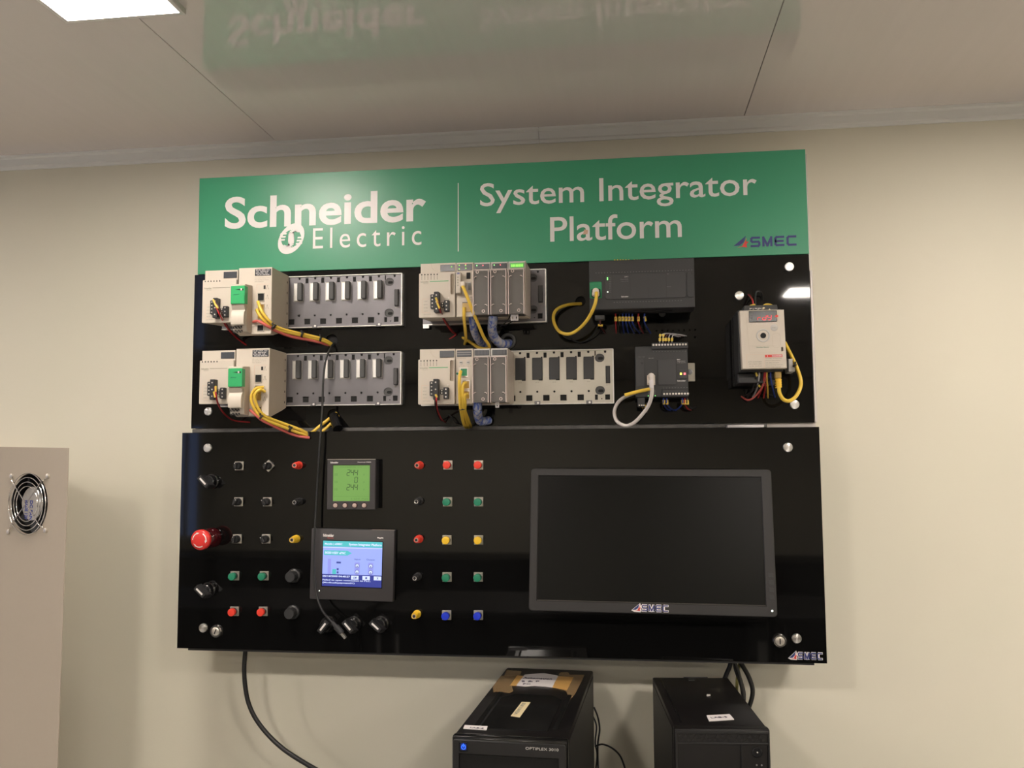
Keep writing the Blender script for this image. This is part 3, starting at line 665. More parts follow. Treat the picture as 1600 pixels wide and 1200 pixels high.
# ---------------------------------------------------------------- wide dark controller (upper right)
a = at(921, 484, -.095); b2 = at(1086.3, 481, -.095); W = b2.x - a.x; x0, z0 = a.x, a.z - .0005
t = thing('wide_controller', 'wide dark grey controller with green port surround under the sign', 'controller', (x0, 0, z0)); CT1 = t
H = .0905
MB().box(0, W, -.095, -.045, 0, H, .0012).build('front_housing', 'graphite', t)
MB().prismx([(-.045, -.0), (-.001, .006), (-.001, H - .004), (-.045, H)], .001, W - .001).build('rear_housing', 'blk', t, smooth=False)
mkobj('face_panel', plate_mesh(rrect(.0290, W - .0155, .0180, .0640, .005, 4), [], -.0965, -.095, .0004), 'graphite_lite', t)
for xx in (.0425, .0735, .1060, .1385): MB().box(xx, xx + .0006, -.0968, -.0964, .0195, .0625).build('panel_joint', 'blk', t)
mkobj('cartridge_cover', plate_mesh(rrect(W - .0135, W - .0010, .0185, .0650, .004, 3), [circ(W - .005, .0600, .0012, 8)], -.0970, -.095, .0004), 'graphite', t)
MB().box(W - .0132, W - .0012, -.0972, -.0969, .0300, .0303).build('cover_line', 'blk', t)
MB().box(.0010, .0230, -.0956, -.0949, .0210, .0515, .0015).build('port_surround', 'green_port', t)
MB().prism(rrect(.0040, .0205, .0230, .0385, .002, 3), -.0962, -.0955).build('network_port', 'hole', t)
MB().box(.0055, .0185, -.104, -.0958, .0235, .0330, .002).lathe((.012, -.0962, .0330), [(.0060, 0), (.0060, .007), (.004, .008)], 16).build('plug', 'plug', t)
text('Ethernet', .0040, .0200, .0440, .0465, -.0957, 'green_cap', t)
lb = MB(); lb.box(.0325, .0345, -.0975, -.0965, .0540, .0560).box(.0325, .0345, -.0975, -.0965, .0568, .0588).build('led', 'led_green', t)
MB().box(.0325, .0345, -.0975, -.0965, .0310, .0330).build('led', 'led_white', t)
for k, s_ in enumerate(('PWR', 'RUN', 'ERR', 'I/O', 'BAT', 'SD', 'SL1', 'SL2', 'TM4')): text(s_, .0365, .0395, .0570 - k * .0033, .0585 - k * .0033, -.0966, 'grey_mid', t)
text('241', .0640, .0705, .0580, .0600, -.0966, 'slot_pale', t); text('TM241CE40R', .0560, .0710, .0535, .0552, -.0966, 'grey_mid', t); text('Relay 2.0A', .0580, .0715, .0500, .0516, -.0966, 'grey_mid', t)
text('Schneider', .0580, .0710, .0215, .0240, -.0966, 'white_print', t, bold=.02)
text('FAST', .1400, .1440, .0610, .0625, -.0966, 'grey_mid', t); text('REG', .1400, .1470, .0380, .0392, -.0966, 'grey_mid', t)
tk = MB(); tk2 = MB()
for k in range(34): tk.box(.0120 + k * .0052, .0138 + k * .0052, -.0954, -.0949, .0675, .0683)
for k in range(24): tk.box(.0440 + k * .0052, .0462 + k * .0052, -.0954, -.0949, .0125, .0132)
tk.build('terminal_numbers', 'grey_mid', t)
MB().box(.0090, .0270, -.0735, -.055, -.014, -.006, .001).build('power_plug', 'slot_grey', t)
MB().box(.060, .150, -.070, -.050, -.0015, .0015).build('terminal_strip', 'blk_term', t)
MB().lathe((.1330, -.040, -.001), [(.0065, 0), (.0065, .004), (.004, .005)], 16).build('rail_latch', 'blk', t)
# ---------------------------------------------------------------- small dark controller (lower right)
a = at(993.5, 620, -.080); b2 = at(1076, 618, -.080); W = b2.x - a.x; x0, z0 = a.x, a.z - .001
t = thing('compact_controller', 'compact dark grey controller with a white plug and looped white cable', 'controller', (x0, 0, z0)); CT2 = t
zt = at(993, 541.5, -.080).z - z0; H = zt
MB().box(0, W, -.080, -.040, 0, H, .001).build('front_housing', 'graphite', t)
MB().prismx([(-.040, .001), (-.001, .006), (-.001, H - .004), (-.040, H - .001)], .001, W - .001).build('rear_housing', 'blk', t, smooth=False)
TB1 = MB().box(.0300, W + .0005, -.085, -.0795, H - .0060, H + .0055, .0006).build('upper_terminal_block', 'blk_term', t)
s_ = MB()
for k in range(12): s_.lathe((.0330 + k * .00525, -.085, H + .0015), [(.0019, 0), (.0019, .0006), (.0012, .0008)], 10)
s_.build('terminal_screw', 'nickel', TB1)
TB2 = MB().box(.0470, W - .0005, -.085, -.0795, .0000, .0135, .0006).build('lower_terminal_block', 'blk_term', t)
s_ = MB()
for k in range(9): s_.lathe((.0505 + k * .00525, -.085, .0050), [(.0019, 0), (.0019, .0006), (.0012, .0008)], 10)
s_.build('terminal_screw', 'nickel', TB2)
MB().box(.0015, .0165, -.0812, -.080, .0200, H - .0220, .0004).build('left_cover', 'graphite_lite', t)
MB().lathe((.0120, -.0812, H - .0310), [(.0025, 0), (.0025, .0006)], 12).build('dial', 'blk', t)
MB().box(.0400, .0730, -.0818, -.080, .0215, H - .0250, .0006).build('battery_cover', 'graphite_lite', t)
text('221', .0745, .0800, H - .0260, H - .0245, -.0801, 'white_print', t, bold=.03); text('TM221CE16T', .0745, .0895, H - .0290, H - .0277, -.0801, 'slot_pale', t); text('in: 24V, out: 0.5A', .0745, .0900, H - .0318, H - .0305, -.0801, 'slot_pale', t)
sw = MB().box(.0775, .0925, -.0815, -.080, .0330, .0490, .0005).build('status_frame', 'graphite_lite', t)
MB().box(.0795, .0825, -.0822, -.0814, .0395, .0430).build('led', 'led_yellow', sw); MB().box(.0860, .0895, -.0822, -.0814, .0395, .0430).build('led', 'led_red', sw)
text('Schneider', .0745, .0895, .0275, .0300, -.0801, 'white_print', t, bold=.02)
tk = MB()
for k in range(12): tk.box(.0322 + k * .0052, .0340 + k * .0052, -.0804, -.0799, H - .0105, H - .0098)
for k in range(9): tk.box(.0490 + k * .0052, .0508 + k * .0052, -.0804, -.0799, .0160, .0167)
tk.build('terminal_numbers', 'grey_mid', t)
text('USB  CN2', .0240, .0330, H - .0225, H - .0213, -.0801, 'slot_pale', t); text('192.168', .0050, .0170, H - .0200, H - .0186, -.0801, 'grey_mid', t)
MB().box(.0205, .0350, -.0830, -.080, .0215, .0400, .001).box(.0215, .0340, -.0900, -.080, .0230, .0360, .002).lathe((.0280, -.083, .0370), [(.0060, 0), (.0060, .008), (.0045, .009)], 16).build('plug', 'plug', t)
MB().box(.0250, .0300, -.0925, -.0915, .0385, .0400).build('plug_slot', 'hole', t)
MB().box(.0215, .0355, -.0815, -.080, .0010, .0130, .0006).build('network_port', 'slot_grey', t)
MB().box(.0216, .0228, -.0820, -.0813, .0015, .0030).box(.0342, .0354, -.0820, -.0813, .0015, .0030).build('led', 'led_green', t)
MB().box(.0030, .0165, -.0800, -.0690, -.0175, -.0005, .001).build('power_terminal', 'blk_term', t)
s_ = MB()
for k in range(3): s_.box(.0048 + k * .0042, .0072 + k * .0042, -.0804, -.0800, -.0155, -.0135)
s_.build('terminal_screw', 'nickel', t)
# din rail behind the compact controller
a = at(986, 581, -.006); b2 = at(1083, 581, -.006)
t = thing('mounting_rail', 'short yellowish steel mounting rail behind the compact controller', 'rail', (0, 0, 0))
rp = MB().box(a.x + .01, b2.x + .0035, -.008, -.0005, at(1080, 596, -.008).z, at(1080, 567, -.008).z, .001).build('rail', 'zinc_yellow', t)
MB().lathe((at(1077.5, 581, -.01).x, -.008, at(1078, 581, -.01).z), [(.0055, 0), (.0050, .0015), (.0025, .0018)], 16).build('screw', 'zinc', t)
# ---------------------------------------------------------------- motor drive
a = at(1160, 576.5, -.115); b2 = at(1229, 575.5, -.115); W = .0760; x0, z0 = a.x, a.z; H = .103
t = thing('motor_drive', 'cream and black motor drive with red digits at the right of the board', 'motor drive', (x0, 0, z0)); DR = t
MB().box(-.0035, W - .004, -.098, -.028, -.004, H + .004, .001).build('case', 'blk', t)
hs = MB().box(-.001, W - .008, -.028, -.001, -.022, H + .004)
for k in range(11): hs.box(-.0040, -.0008, -.026 + k * .0023, -.0252 + k * .0023, -.022, H + .002)
hs.build('heat_sink', 'blk', t)
MB().box(-.0035, W - .030, -.075, -.028, -.022, -.0045, .001).build('terminal_cover', 'blk', t)
MB().box(-.002, .028, -.0785, -.074, -.0215, -.0115, .0006).build('terminal_strip', 'graphite', t)
MB().box(.030, W - .006, -.078, -.040, -.014, -.0045, .001).build('control_terminal', 'graphite', t)
FY = -.1150
mkobj('front_cover', plate_mesh([(0, 0), (W - .0005, 0), (W - .0025, H), (-.0022, H)], [rect(.0140, .0610, H - .0205, H + .001 - .0015), rect(W - .0088, W - .006, .0300, .0370)], FY, FY + .018, .0008), 'cream', t)
mkobj('top_hood', plate_mesh([(.006, H - .006), (W - .010, H - .006), (W - .012, H + .0110), (.008, H + .0110)], [], FY + .012, FY + .05, .0006), 'graphite', t)
s_ = MB()
for k in range(4): s_.lathe((.0200 + k * .0075, FY + .0119, H + .0015), [(.0030, 0), (.0030, .0006)], 12)
s_.build('hood_knockout', 'hole', t)
text('R/L1 S/L2/N', .0170, .0370, H + .0035, H + .0062, FY + .012, 'white_print', t, bold=.02)
MB().lathe((.0410, FY + .012, H + .0050), [(.0022, 0), (.0022, .0006)], 12).build('earth_mark', 'paper_y', t)
MB().prism([(.048, H + .0005), (.054, H + .0005), (.051, H + .0045)], FY + .0115, FY + .012).build('warning_triangle', 'paper_y', t)
ds = MB().box(.0135, .0612, FY - .0010, FY + .004, H - .0208, H - .0012, .0006).build('display', 'blk_gloss', t)
sg = MB(); seven(sg, 'rdy', .0280, .0510, H - .0175, H - .0090, FY - .0010, .0009, .5); sg.build('digits', 'seg_red', ds, smooth=False)
for k, s2 in enumerate(('REF', 'MON', 'CONF')): text(s2, .0160, .0195, H - .0095 - k * .0032, H - .0080 - k * .0032, FY - .0010, 'grey_mid', ds)
MB().prism([(.0570, H - .0115), (.0600, H - .0090), (.0632, H - .0100), (.0632, H - .0125), (.0600, H - .0138)], FY - .0020, FY - .0010).build('red_pointer', 'red_cap', ds, smooth=False)
dl = MB().lathe((.0370, FY, .0580), [(.0118, -.002), (.0118, .0006), (.0105, .0010), (.0080, -.0006), (.0048, -.0010)], 32).build('jog_dial', 'slot_pale', t); MB().lathe((.0370, FY, .0580), [(.0048, -.001), (.0048, .0012), (.0038, .0016)], 24).build('dial_hub', 'hole', dl)
eb_ = MB().lathe((.0560, FY, .0715), [(.0060, -.001), (.0060, .0006), (.0052, .0010)], 24).build('escape_key', 'slot_pale', t); text('ESC', .0530, .0590, .0706, .0724, FY - .0010, 'cream_print', eb_)
ol = MB()
pts = rrect(.0525, .0660, .0360, .0620, .006, 6)
ol.tube([(x, FY - .0002, z) for x, z in pts] + [(pts[0][0], FY - .0002, pts[0][1])], .00025, 4, 1)
ol.tube([(.0120, FY - .0002, .0400), (.0600, FY - .0002, .0400)], .0002, 4, 1).tube([(.0120, FY - .0002, .0400), (.0130, FY - .0002, .0280)], .0002, 4, 1).tube([(.0130, FY - .0002, .0280), (.0600, FY - .0002, .0275)], .0002, 4, 1)
ol.tube([(.0085, FY - .0002, H - .006), (.0120, FY - .0002, .0400)], .0002, 4, 1).build('moulded_line', 'cream_dark', t)
text('Schneider Electric', .0250, .0460, .0365, .0385, FY, 'green_cap', t)
MB().prism(rect(.0390, .0685, .0195, .0240), FY - .0003, FY).build('warning_bar', 'label_red', t); text('DANGER', .0510, .0680, .0205, .0230, FY - .0003, 'paper', t, bold=.03); text('I', .0430, .0436, .0205, .0230, FY - .0003, 'paper', t)
for k, s2 in enumerate(('HAZARD OF ELECTRIC', 'SHOCK, EXPLOSION,', 'OR ARC FLASH', 'Before servicing, read and', 'follow user manual')): text(s2, .0395, .0680 - .003 * (k % 3), .0165 - k * .0037, .0182 - k * .0037, FY, 'cream_print', t, bold=.01)
for k, s2 in enumerate(('ATV12H075M2', '1PH 0.75KW 240V', 'In:10A  Out:4.2A')): text(s2, .0100 + k * .001, .0330, .0110 - k * .0037, .0130 - k * .0037, FY, 'cream_print', t, bold=.01)
ol = MB().box(.0075, .0700, FY - .0002, FY, .0248, .0251).box(.0075, .0078, FY - .0002, FY, .001, .025).box(.0375, .0377, FY - .0002, FY, .001, .025).build('label_frame', 'orange_ink', t)
# ---------------------------------------------------------------- energy meter
a = at(511, 796, -.058); W = .0945; H = .0945
t = thing('energy_meter', 'square charcoal meter with green backlit display reading 244', 'meter', (a.x, 0, at(511, 796, -.058).z), 0)
MB().box(.004, W + .0, -.052, LP + .0002, .002, H - .002, .001).build('case', 'blk', t)
FY = -.0600
mkobj('bezel', plate_mesh(rrect(0, W, 0, H, .0015, 2), [rect(.0115, W - .0110, .0160, H - .0110)], FY, -.052, .001), 'bezel', t)
MB().box(0, W, FY + .0005, FY + .0035, H, H + .0006).build('top_edge', 'nickel', t)
lc = MB().box(.0110, W - .0105, FY + .0015, FY + .003, .0155, H - .0105).build('display', 'lcd', t)
g = MB(); FYl = FY + .0015
seven(g, '244', .0385, .0590, H - .0305, H - .0195, FYl, .0010, .38); seven(g, '0', .0535, .0590, H - .0440, H - .0335, FYl, .0010); seven(g, '244', .0385, .0590, H - .0580, H - .0470, FYl, .0010, .38)
g.build('digits', 'lcd_ink', lc, smooth=False)
text('VOLTAGE (V)  U-V', .0240, .0680, H - .0165, H - .0135, FYl, 'lcd_ink2', lc)
f2 = MB()
for k in range(3):
    f2.box(.0150, .0160, FYl - .0003, FYl, H - .0310 - k * .0140, H - .0260 - k * .0140).box(.0185, .0196, FYl - .0003, FYl, H - .0310 - k * .0140, H - .0260 - k * .0140).box(.0715, .0725, FYl - .0003, FYl, H - .0305 - k * .0140, H - .0275 - k * .0140)
f2.box(.0130, .0820, FYl - .0003, FYl, .0245, .0249); f2.build('display_marks', 'lcd_ink2', lc)
text('I  U-V  PQS', .0480, .0800, .0180, .0215, FYl, 'lcd_ink2', lc)
text('Schneider', .0065, .0220, H - .0072, H - .0040, FY, 'white_print', t, bold=.03); text('PowerLogic PM800', .0600, .0860, H - .0066, H - .0044, FY, 'white_print', t, bold=.02)
for k in range(4):
    k_ = MB().lathe((.0170 + k * .0188, FY, .0078), [(.0042, 0), (.0042, .0012), (.0030, .0020)], 18).build('key', 'pinkbtn', t)
    MB().torus((.0170 + k * .0188, FY, .0078), .0046, .0006, 20, 5).build('key_rim', 'maroon', k_)
# ---------------------------------------------------------------- touch panel
pTL, pTR, pBL, pBR = [at(*q, -.046) for q in ((487.5, 827), (617, 827.3), (483.5, 937), (613.8, 939))]
W = ((pTR - pTL).length + (pBR - pBL).length) / 2; H = ((pTL - pBL).length + (pTR - pBR).length) / 2
cen = (pTL + pTR + pBL + pBR) / 4
t = thing('touch_panel', 'charcoal touch panel with bright blue screen below the green meter', 'touch screen', (cen.x, 0, cen.z)); t.rotation_euler = (0, R(1.1), 0)
FY = -.047; w2, h2 = W / 2, H / 2
MB().box(-w2, w2, FY, LP + .0002, -h2, h2, .0014, 2).build('housing', 'bezel', t)
sx0, sx1 = -w2 + .0240, w2 - .0228; sz0, sz1 = -h2 + .0255, h2 - .0225
scn = MB().box(sx0 - .0015, sx1 + .0015, FY - .0004, FY + .001, sz0 - .0015, sz1 + .0012, .0003).build('screen_rim', 'screen_off', t)
SW, SH = sx1 - sx0, sz1 - sz0; SY = FY - .0005
def sr(u0, u1, v0, v1, m, nm, k=1): return MB().box(sx0 + u0 * SW, sx0 + u1 * SW, SY - .0002 * k, SY + .0002, sz1 - v1 * SH, sz1 - v0 * SH).build(nm, m, scn)
def st(s, u0, u1, v0, v1, m, k=1, bold=.0): return text(s, sx0 + u0 * SW, sx0 + u1 * SW, sz1 - v1 * SH, sz1 - v0 * SH, SY - .0002 * k, m, scn, bold=bold)
sr(0, 1, 0, .735, 'scr_bg', 'screen_background'); sr(0, 1, .735, 1, 'scr_navy', 'message_bar'); sr(0, 1, 0, .125, 'scr_teal', 'title_bar', 2); sr(0, 1, .14, .152, 'scr_white', 'title_rule', 2)
st('Magelis | eSMEC', .03, .33, .045, .10, 'scr_white', 2, .02); st('System Integrator Platform', .44, .99, .04, .105, 'scr_white', 2, .03)
MB().prism([(sx0 + u * SW, sz1 - v * SH) for u, v in ((.02, .21), (.42, .21), (.49, .262), (.42, .315), (.02, .315))], SY - .0004, SY).build('arrow_banner', 'scr_teal', scn, smooth=False)
st('M580 HSBY ePAC', .04, .39, .235, .29, 'scr_white', 2, .02)
st('Input', .54, .64, .375, .42, 'scr_ink'); st('Output', .74, .88, .375, .42, 'scr_ink')
for u in (.587, .815):
    mkobj('indicator_frame', plate_mesh(rrect(sx0 + (u - .045) * SW, sx0 + (u + .045) * SW, sz1 - .733 * SH, sz1 - .46 * SH, .002, 3), [], SY - .0003, SY), 'scr_mauve', scn)
    for v in (.535, .67):
        r_ = MB().lathe((sx0 + u * SW, SY - .0003, sz1 - v * SH), [(.0034, 0), (.0034, .0003)], 18).build('indicator', 'scr_white', scn)
        MB().torus((sx0 + u * SW, SY - .0006, sz1 - v * SH), .0036, .0004, 20, 4).box(sx0 + (u - .008) * SW, sx0 + (u + .008) * SW, SY - .0010, SY - .0006, sz1 - (v + .03) * SH, sz1 - (v + .0) * SH).build('indicator_mark', 'scr_ink', scn)
sr(.09, .145, .40, .733, 'scr_mauve', 'device_picture', 2); sr(.17, .235, .62, .733, 'scr_teal', 'device_picture', 2); sr(.235, .31, .455, .495, 'scr_ink', 'device_picture', 2); sr(.245, .275, .60, .65, 'scr_ink', 'device_picture', 2); sr(.245, .275, .67, .715, 'scr_ink', 'device_picture', 2)
st('05/14/2000 04:40:27', .01, .47, .76, .80, 'scr_white', 2, .02); st('Failed to open connection to PLC.', .01, .82, .845, .89, 'scr_white', 2, .015); st('(ModbusEquipment01)', .01, .55, .905, .945, 'scr_white', 2, .015)
for u, s2 in ((.49, 'Off'), (.68, 'i'), (.87, 'X')): sr(u, u + .125, .755, .84, 'scr_white', 'screen_key', 3); st(s2, u + (.035 if len(s2) > 1 else .05), u + (.095 if len(s2) > 1 else .08), .775, .82, 'scr_ink', 4, .03)
text('Schneider', sx0 - .001, sx0 + .0205, h2 - .0150, h2 - .0095, FY, 'white_print', t, bold=.04); text('Electric', sx0 + .008, sx0 + .0200, h2 - .0182, h2 - .0160, FY, 'red_print', t); text('Magelis', sx1 - .0105, sx1 + .0015, h2 - .0165, h2 - .0130, FY, 'white_print', t, bold=.03)
MB().lathe((-w2 + .0190, FY, -h2 + .0160), [(.0010, 0), (.0010, .0005)], 8).build('indicator_light', 'led_white', t)
MB().box(w2 * .45, w2 - .001, FY + .002, FY + .006, h2, h2 + .0005).build('top_pale_strip', 'pinkbtn', t)  # thin pale strip along the right part of the top edge
# ---------------------------------------------------------------- monitor
t = thing('monitor', 'wide black flat monitor mounted on the lower panel, screen off', 'monitor', (.9133, -.085, -.2095)); t.rotation_euler = (-.142, .0092, 0)
w2, h2 = .2149, .1274
OUT = rrect(-w2, w2, -h2, h2, .007, 4); L0, L1, B0, T1 = -w2 + .0145, w2 - .0185, -h2 + .0185, h2 - .0140
mkobj('bezel', plate_mesh(OUT, [rect(L0, L1, B0, T1)], 0, .014, .0012), 'bezel2', t)
MB().prism(rrect(-w2 + .003, w2 - .003, -h2 + .003, h2 - .003, .006, 4), .0125, .030).build('rear_shell', 'blk', t)
MB().box(L0 - .001, L1 + .001, .002, .004, B0 - .001, T1 + .001).build('screen', 'screen_off', t)
MB().box(L0, L1, .0004, .0016, B0, B0 + .0012).build('lower_lip', 'screen_rim', t)
MB().box(-.06, .06, .030, .050, -.03, .05, .002).build('wall_mount', 'blk', t)
company_logo(t, -.0320, -h2 + .0045, .062, 0.0, outline=True, hgt=.0118)
bt = MB()
for k in range(4): bt.box(w2 - .0125, w2 - .0045, -.0004, .0005, -h2 + .029 + k * .0125, -h2 + .037 + k * .0125, .0003)
bt.build('menu_key', 'blk', t)
MB().lathe((w2 - .0085, 0, -h2 + .0105), [(.0016, 0), (.0016, .0005)], 16).build('power_light', 'led_white', t)
MB().torus((w2 - .0085, 0, -h2 + .0105), .0026, .0005, 20, 4).build('power_ring', 'blk_gloss', t)
# ---------------------------------------------------------------- push buttons, sockets, knobs
def push_button(name, px, py, cap, label, group, dy=-.016):
    p = at(px, py, LP - .001); t = thing(name, label, 'button', (p.x, LP, p.z), 0, group)
    MB().box(-.0088, .0088, -.0030, -.0, -.0088, .0088, .0006).build('square_nut', 'nickel', t)
    MB().lathe((0, -.003, 0), [(.0068, 0), (.0068, .0095), (.0062, .0105)], 24).build('collar', 'blk', t)
    MB().lathe((0, -.010, 0), [(.0074, 0), (.0074, .0055), (.0068, .0068), (.0045, .0072)], 28).build('cap', cap, t)
    return t
rows = [(726.5, 'red', 'red_cap'), (784, 'green', 'green_cap'), (843.5, 'yellow', 'yellow_cap'), (901.5, 'green', 'green_cap'), (961, 'blue', 'blue_cap')]
for ci, xx in enumerate(((700, 699.5, 698.5, 698.5, 698), (748, 748, 748, 747.5, 747.5))):
    for ri, (py, cn, cm) in enumerate(rows):
        extra = {1: ' directly under the red one', 3: ' between the yellow and blue ones'}.get(ri, '')
        push_button('push_button', xx[ri], py, cm, '%s push button%s, %s of the two right-hand button columns' % (cn, extra, ('left', 'right')[ci]), 'push buttons beside the monitor')
for ci, xs in enumerate(((367, 366.5), (413, 411.5))):
    for ri, (py, cn, cm) in enumerate(((899.5, 'green', 'green_cap'), (955, 'red', 'red_cap'))):
        push_button('push_button', xs[ri], py, cm, '%s push button left of the touch panel, %s of its pair' % (cn, ('left', 'right')[ci]), 'push buttons left of the touch panel')
def selector(px, py, label, ang):
    p = at(px, py, LP - .001); t = thing('selector_switch', label, 'switch', (p.x, LP, p.z), 0, 'small black selector switches')
    t.rotation_euler = (0, R(ang[0]), 0)
    MB().box(-.0088, .0088, -.0030, -.0, -.0088, .0088, .0006).build('square_nut', 'nickel', t)
    MB().lathe((0, -.003, 0), [(.0074, 0), (.0072, .010), (.0064, .0112)], 24).build('knob', 'blk', t)
    g_ = MB().box(-.0022, .0022, -.0215, -.0130, -.0066, .0066, .001).build('grip', 'blk', t); g_.rotation_euler = (0, R(ang[1] - ang[0]), 0)
    MB().lathe((-.0008, -.0215, .0052), [(.0009, 0), (.0009, .0003)], 8).build('dot', 'white_print', g_)
for (px, py), lab, a_ in (((374, 728), 'black selector switch in the top row, left one', (0, 0)), ((420, 728), 'black selector switch in the top row, turned on edge, right one', (45, 20)),
                         ((373, 784), 'black selector switch in the second row, left one', (0, 35)), ((418, 784), 'black selector switch in the second row, right one', (0, -35)),
                         ((371, 842), 'black selector switch in the third row, left one', (0, 5)), ((416, 842), 'black selector switch in the third row, right one', (0, -30))):
    selector(px, py, lab, a_)
def socket(px, py, m, label, tilt=0):
    p = at(px, py, LP - .001); t = thing('banana_socket', label, 'socket', (p.x, LP, p.z), 0, 'round test sockets')
    MB().lathe((0, 0, 0), [(.0078, 0), (.0078, .0028), (.0066, .004), (.0066, .016), (.0058, .0175)], 20).build('sleeve', m, t)
    rg = MB(); rg.cyl((0, -.0170, 0), (0, -.0250, 0), .0054, .0050, 20, cap=True).build('nose', m, t)
    MB().lathe((0, -.0250, 0), [(.0026, 0), (.0026, .0003)], 14).build('bore', 'hole', t); MB().torus((0, -.0251, 0), .0032, .0006, 18, 5).build('bore_ring', 'nickel' if m == 'blk' else 'pinkbtn', t)
for (px, py), m, lab in (((467, 727), 'red_cap', 'red test socket at the top of the left socket column'), ((467, 784), 'blk', 'black test socket in the left socket column'), ((463, 842), 'yellow_cap', 'yellow test socket beside the touch panel'),
                         ((656, 727), 'red_cap', 'red test socket right of the green meter'), ((655, 783), 'blk', 'upper black test socket of the middle column'), ((655, 842), 'red_cap', 'lower red test socket of the middle column'), ((652.5, 901), 'blk', 'lower black test socket of the middle column'), ((651.5, 959.5), 'yellow_cap', 'yellow test socket at the foot of the middle column')):
    socket(px, py, m, lab)
def dial_knob(px, py, label):
    p = at(px, py, LP - .001); t = thing('dial_knob', label, 'knob', (p.x, LP, p.z), 0, 'round black dial knobs')
    MB().lathe((0, 0, 0), [(.0135, 0), (.0130, .004), (.0105, .006), (.0100, .020), (.0092, .0215)], 28).build('knob_body', 'graphite', t)
    rb = MB()
    for k in range(16): a_ = 2 * math.pi * k / 16; rb.cyl((.0102 * math.cos(a_), -.007, .0102 * math.sin(a_)), (.0098 * math.cos(a_), -.019, .0098 * math.sin(a_)), .0007, n=5)
    rb.build('knurl', 'blk', t); MB().box(-.0004, .0004, -.0125, -.006, .0100, .0116).build('pointer', 'nickel', t)
dial_knob(459, 899.5, 'round black dial knob beside the touch panel, upper one'); dial_knob(457.5, 956.5, 'round black dial knob beside the touch panel, lower one')
def big_selector(px, py, label, ang):
    p = at(px, py, LP - .001); t = thing('rotary_switch', label, 'switch', (p.x, LP, p.z), 0, 'large black rotary switches')
    MB().lathe((0, 0, 0), [(.0150, 0), (.0150, .004), (.0128, .006), (.0122, .017), (.0105, .0185)], 30).build('base', 'blk_gloss', t)
    g_ = MB().prismx([(-.0150, -.0150), (-.0340, -.0120), (-.0360, -.0100), (-.0360, .0120), (-.0330, .0150), (-.0150, .0150)], -.0048, .0048).build('grip', 'blk', t, smooth=False); g_.rotation_euler = (0, R(ang), 0)
    MB().box(-.0017, .0017, -.0366, -.0358, -.0060, .0105, .0002).build('white_line', 'white_print', g_)
big_selector(331, 752.5, 'upper left large black rotary switch with white line', -45); big_selector(326, 921.5, 'lower left large black rotary switch with white line', -48)
big_selector(513, 975.5, 'leftmost rotary switch under the touch panel, white line slanting up right', 38); big_selector(553, 975, 'middle rotary switch under the touch panel', -42); big_selector(595.5, 974.5, 'rightmost rotary switch under the touch panel', -50)
# emergency stop
p = at(331, 840, LP - .001); t = thing('emergency_stop', 'red mushroom emergency stop button with white arrows', 'button', (p.x, LP, p.z))
MB().lathe((0, 0, 0), [(.0190, 0), (.0192, .006), (.0180, .014), (.0145, .021), (.0095, .025)], 32).build('dome', 'maroon', t, ang=60)  # glossy dark red dome against the panel
MB().lathe((0, -.020, 0), [(.0100, 0), (.0100, .014), (.0120, .018)], 24).build('stem', 'red_stop', t)
cp = MB().lathe((0, -.038, 0), [(.0150, 0), (.0192, .003), (.0196, .009), (.0180, .0125), (.0120, .0145), (.0060, .0150)], 40).build('cap', 'red_stop', t, ang=60)
ar = MB()
for k in range(3):
    a0 = 60 + k * 120
    for i in range(8):
        t0, t1 = R(a0 - 8 * i), R(a0 - 8 * (i + 1)); r0, r1 = .0125, .0142; yy = -.0528
        f = lambda r, t_: Vector((r * math.cos(t_), yy + (r - .0125) * .6, r * math.sin(t_)))
        vs = [ar.bm.verts.new(v) for v in (f(r0, t0), f(r1, t0), f(r1, t1), f(r0, t1))]; ar.bm.faces.new(vs)
    t2, t3 = R(a0 - 64), R(a0 - 88)
    vs = [ar.bm.verts.new(v) for v in (f(.0112, t2), f(.0155, t2), f(.0132, t3))]; ar.bm.faces.new(vs)
o = ar.build('arrow', 'white_print', cp, smooth=False); sm = o.modifiers.new('s', 'SOLIDIFY'); sm.thickness = .0006; sm.offset = 0
# mirror screws that hold the panels
def cap_screw(px, py, y, label, r=.0086):
    p = at(px, py, y); t = thing('cap_screw', label, 'screw', (p.x, y, p.z), 0, 'round steel cap screws')
    MB().lathe((0, 0, 0), [(r, 0), (r, .0022), (r * .9, .0034), (r * .2, .0038)], 32).build('disc', 'chrome_turned', t, ang=50)
m = mat('turned steel', (.80, .78, .76), .30, metal=1, aniso=.9); M['chrome_turned'] = m
m.node_tree.nodes['Principled BSDF'].inputs['Anisotropic Rotation'].default_value = .25
nt = m.node_tree; tg = nt.nodes.new('ShaderNodeTangent'); tg.direction_type = 'RADIAL'; tg.axis = 'Y'; nt.links.new(tg.outputs[0], nt.nodes['Principled BSDF'].inputs['Tangent'])
for px, py, y, lab in ((326, 643, 0, 'steel cap screw below the lower left power supply'), (1233, 417, 0, 'steel cap screw at the top right corner of the upper panel'), (1241.5, 632, 0, 'steel cap screw under the motor drive cable'), (1155, 462, 0, 'steel cap screw half hidden behind the motor drive'),
                       (325, 700, LP, 'steel cap screw at the top left of the lower panel'), (1231, 699, LP, 'steel cap screw above the monitor at right'), (318, 981, LP, 'steel cap screw at the bottom left beside the lock'), (1244.5, 997.5, LP, 'steel cap screw at the bottom right beside the lock')):
    cap_screw(px, py, y, lab)
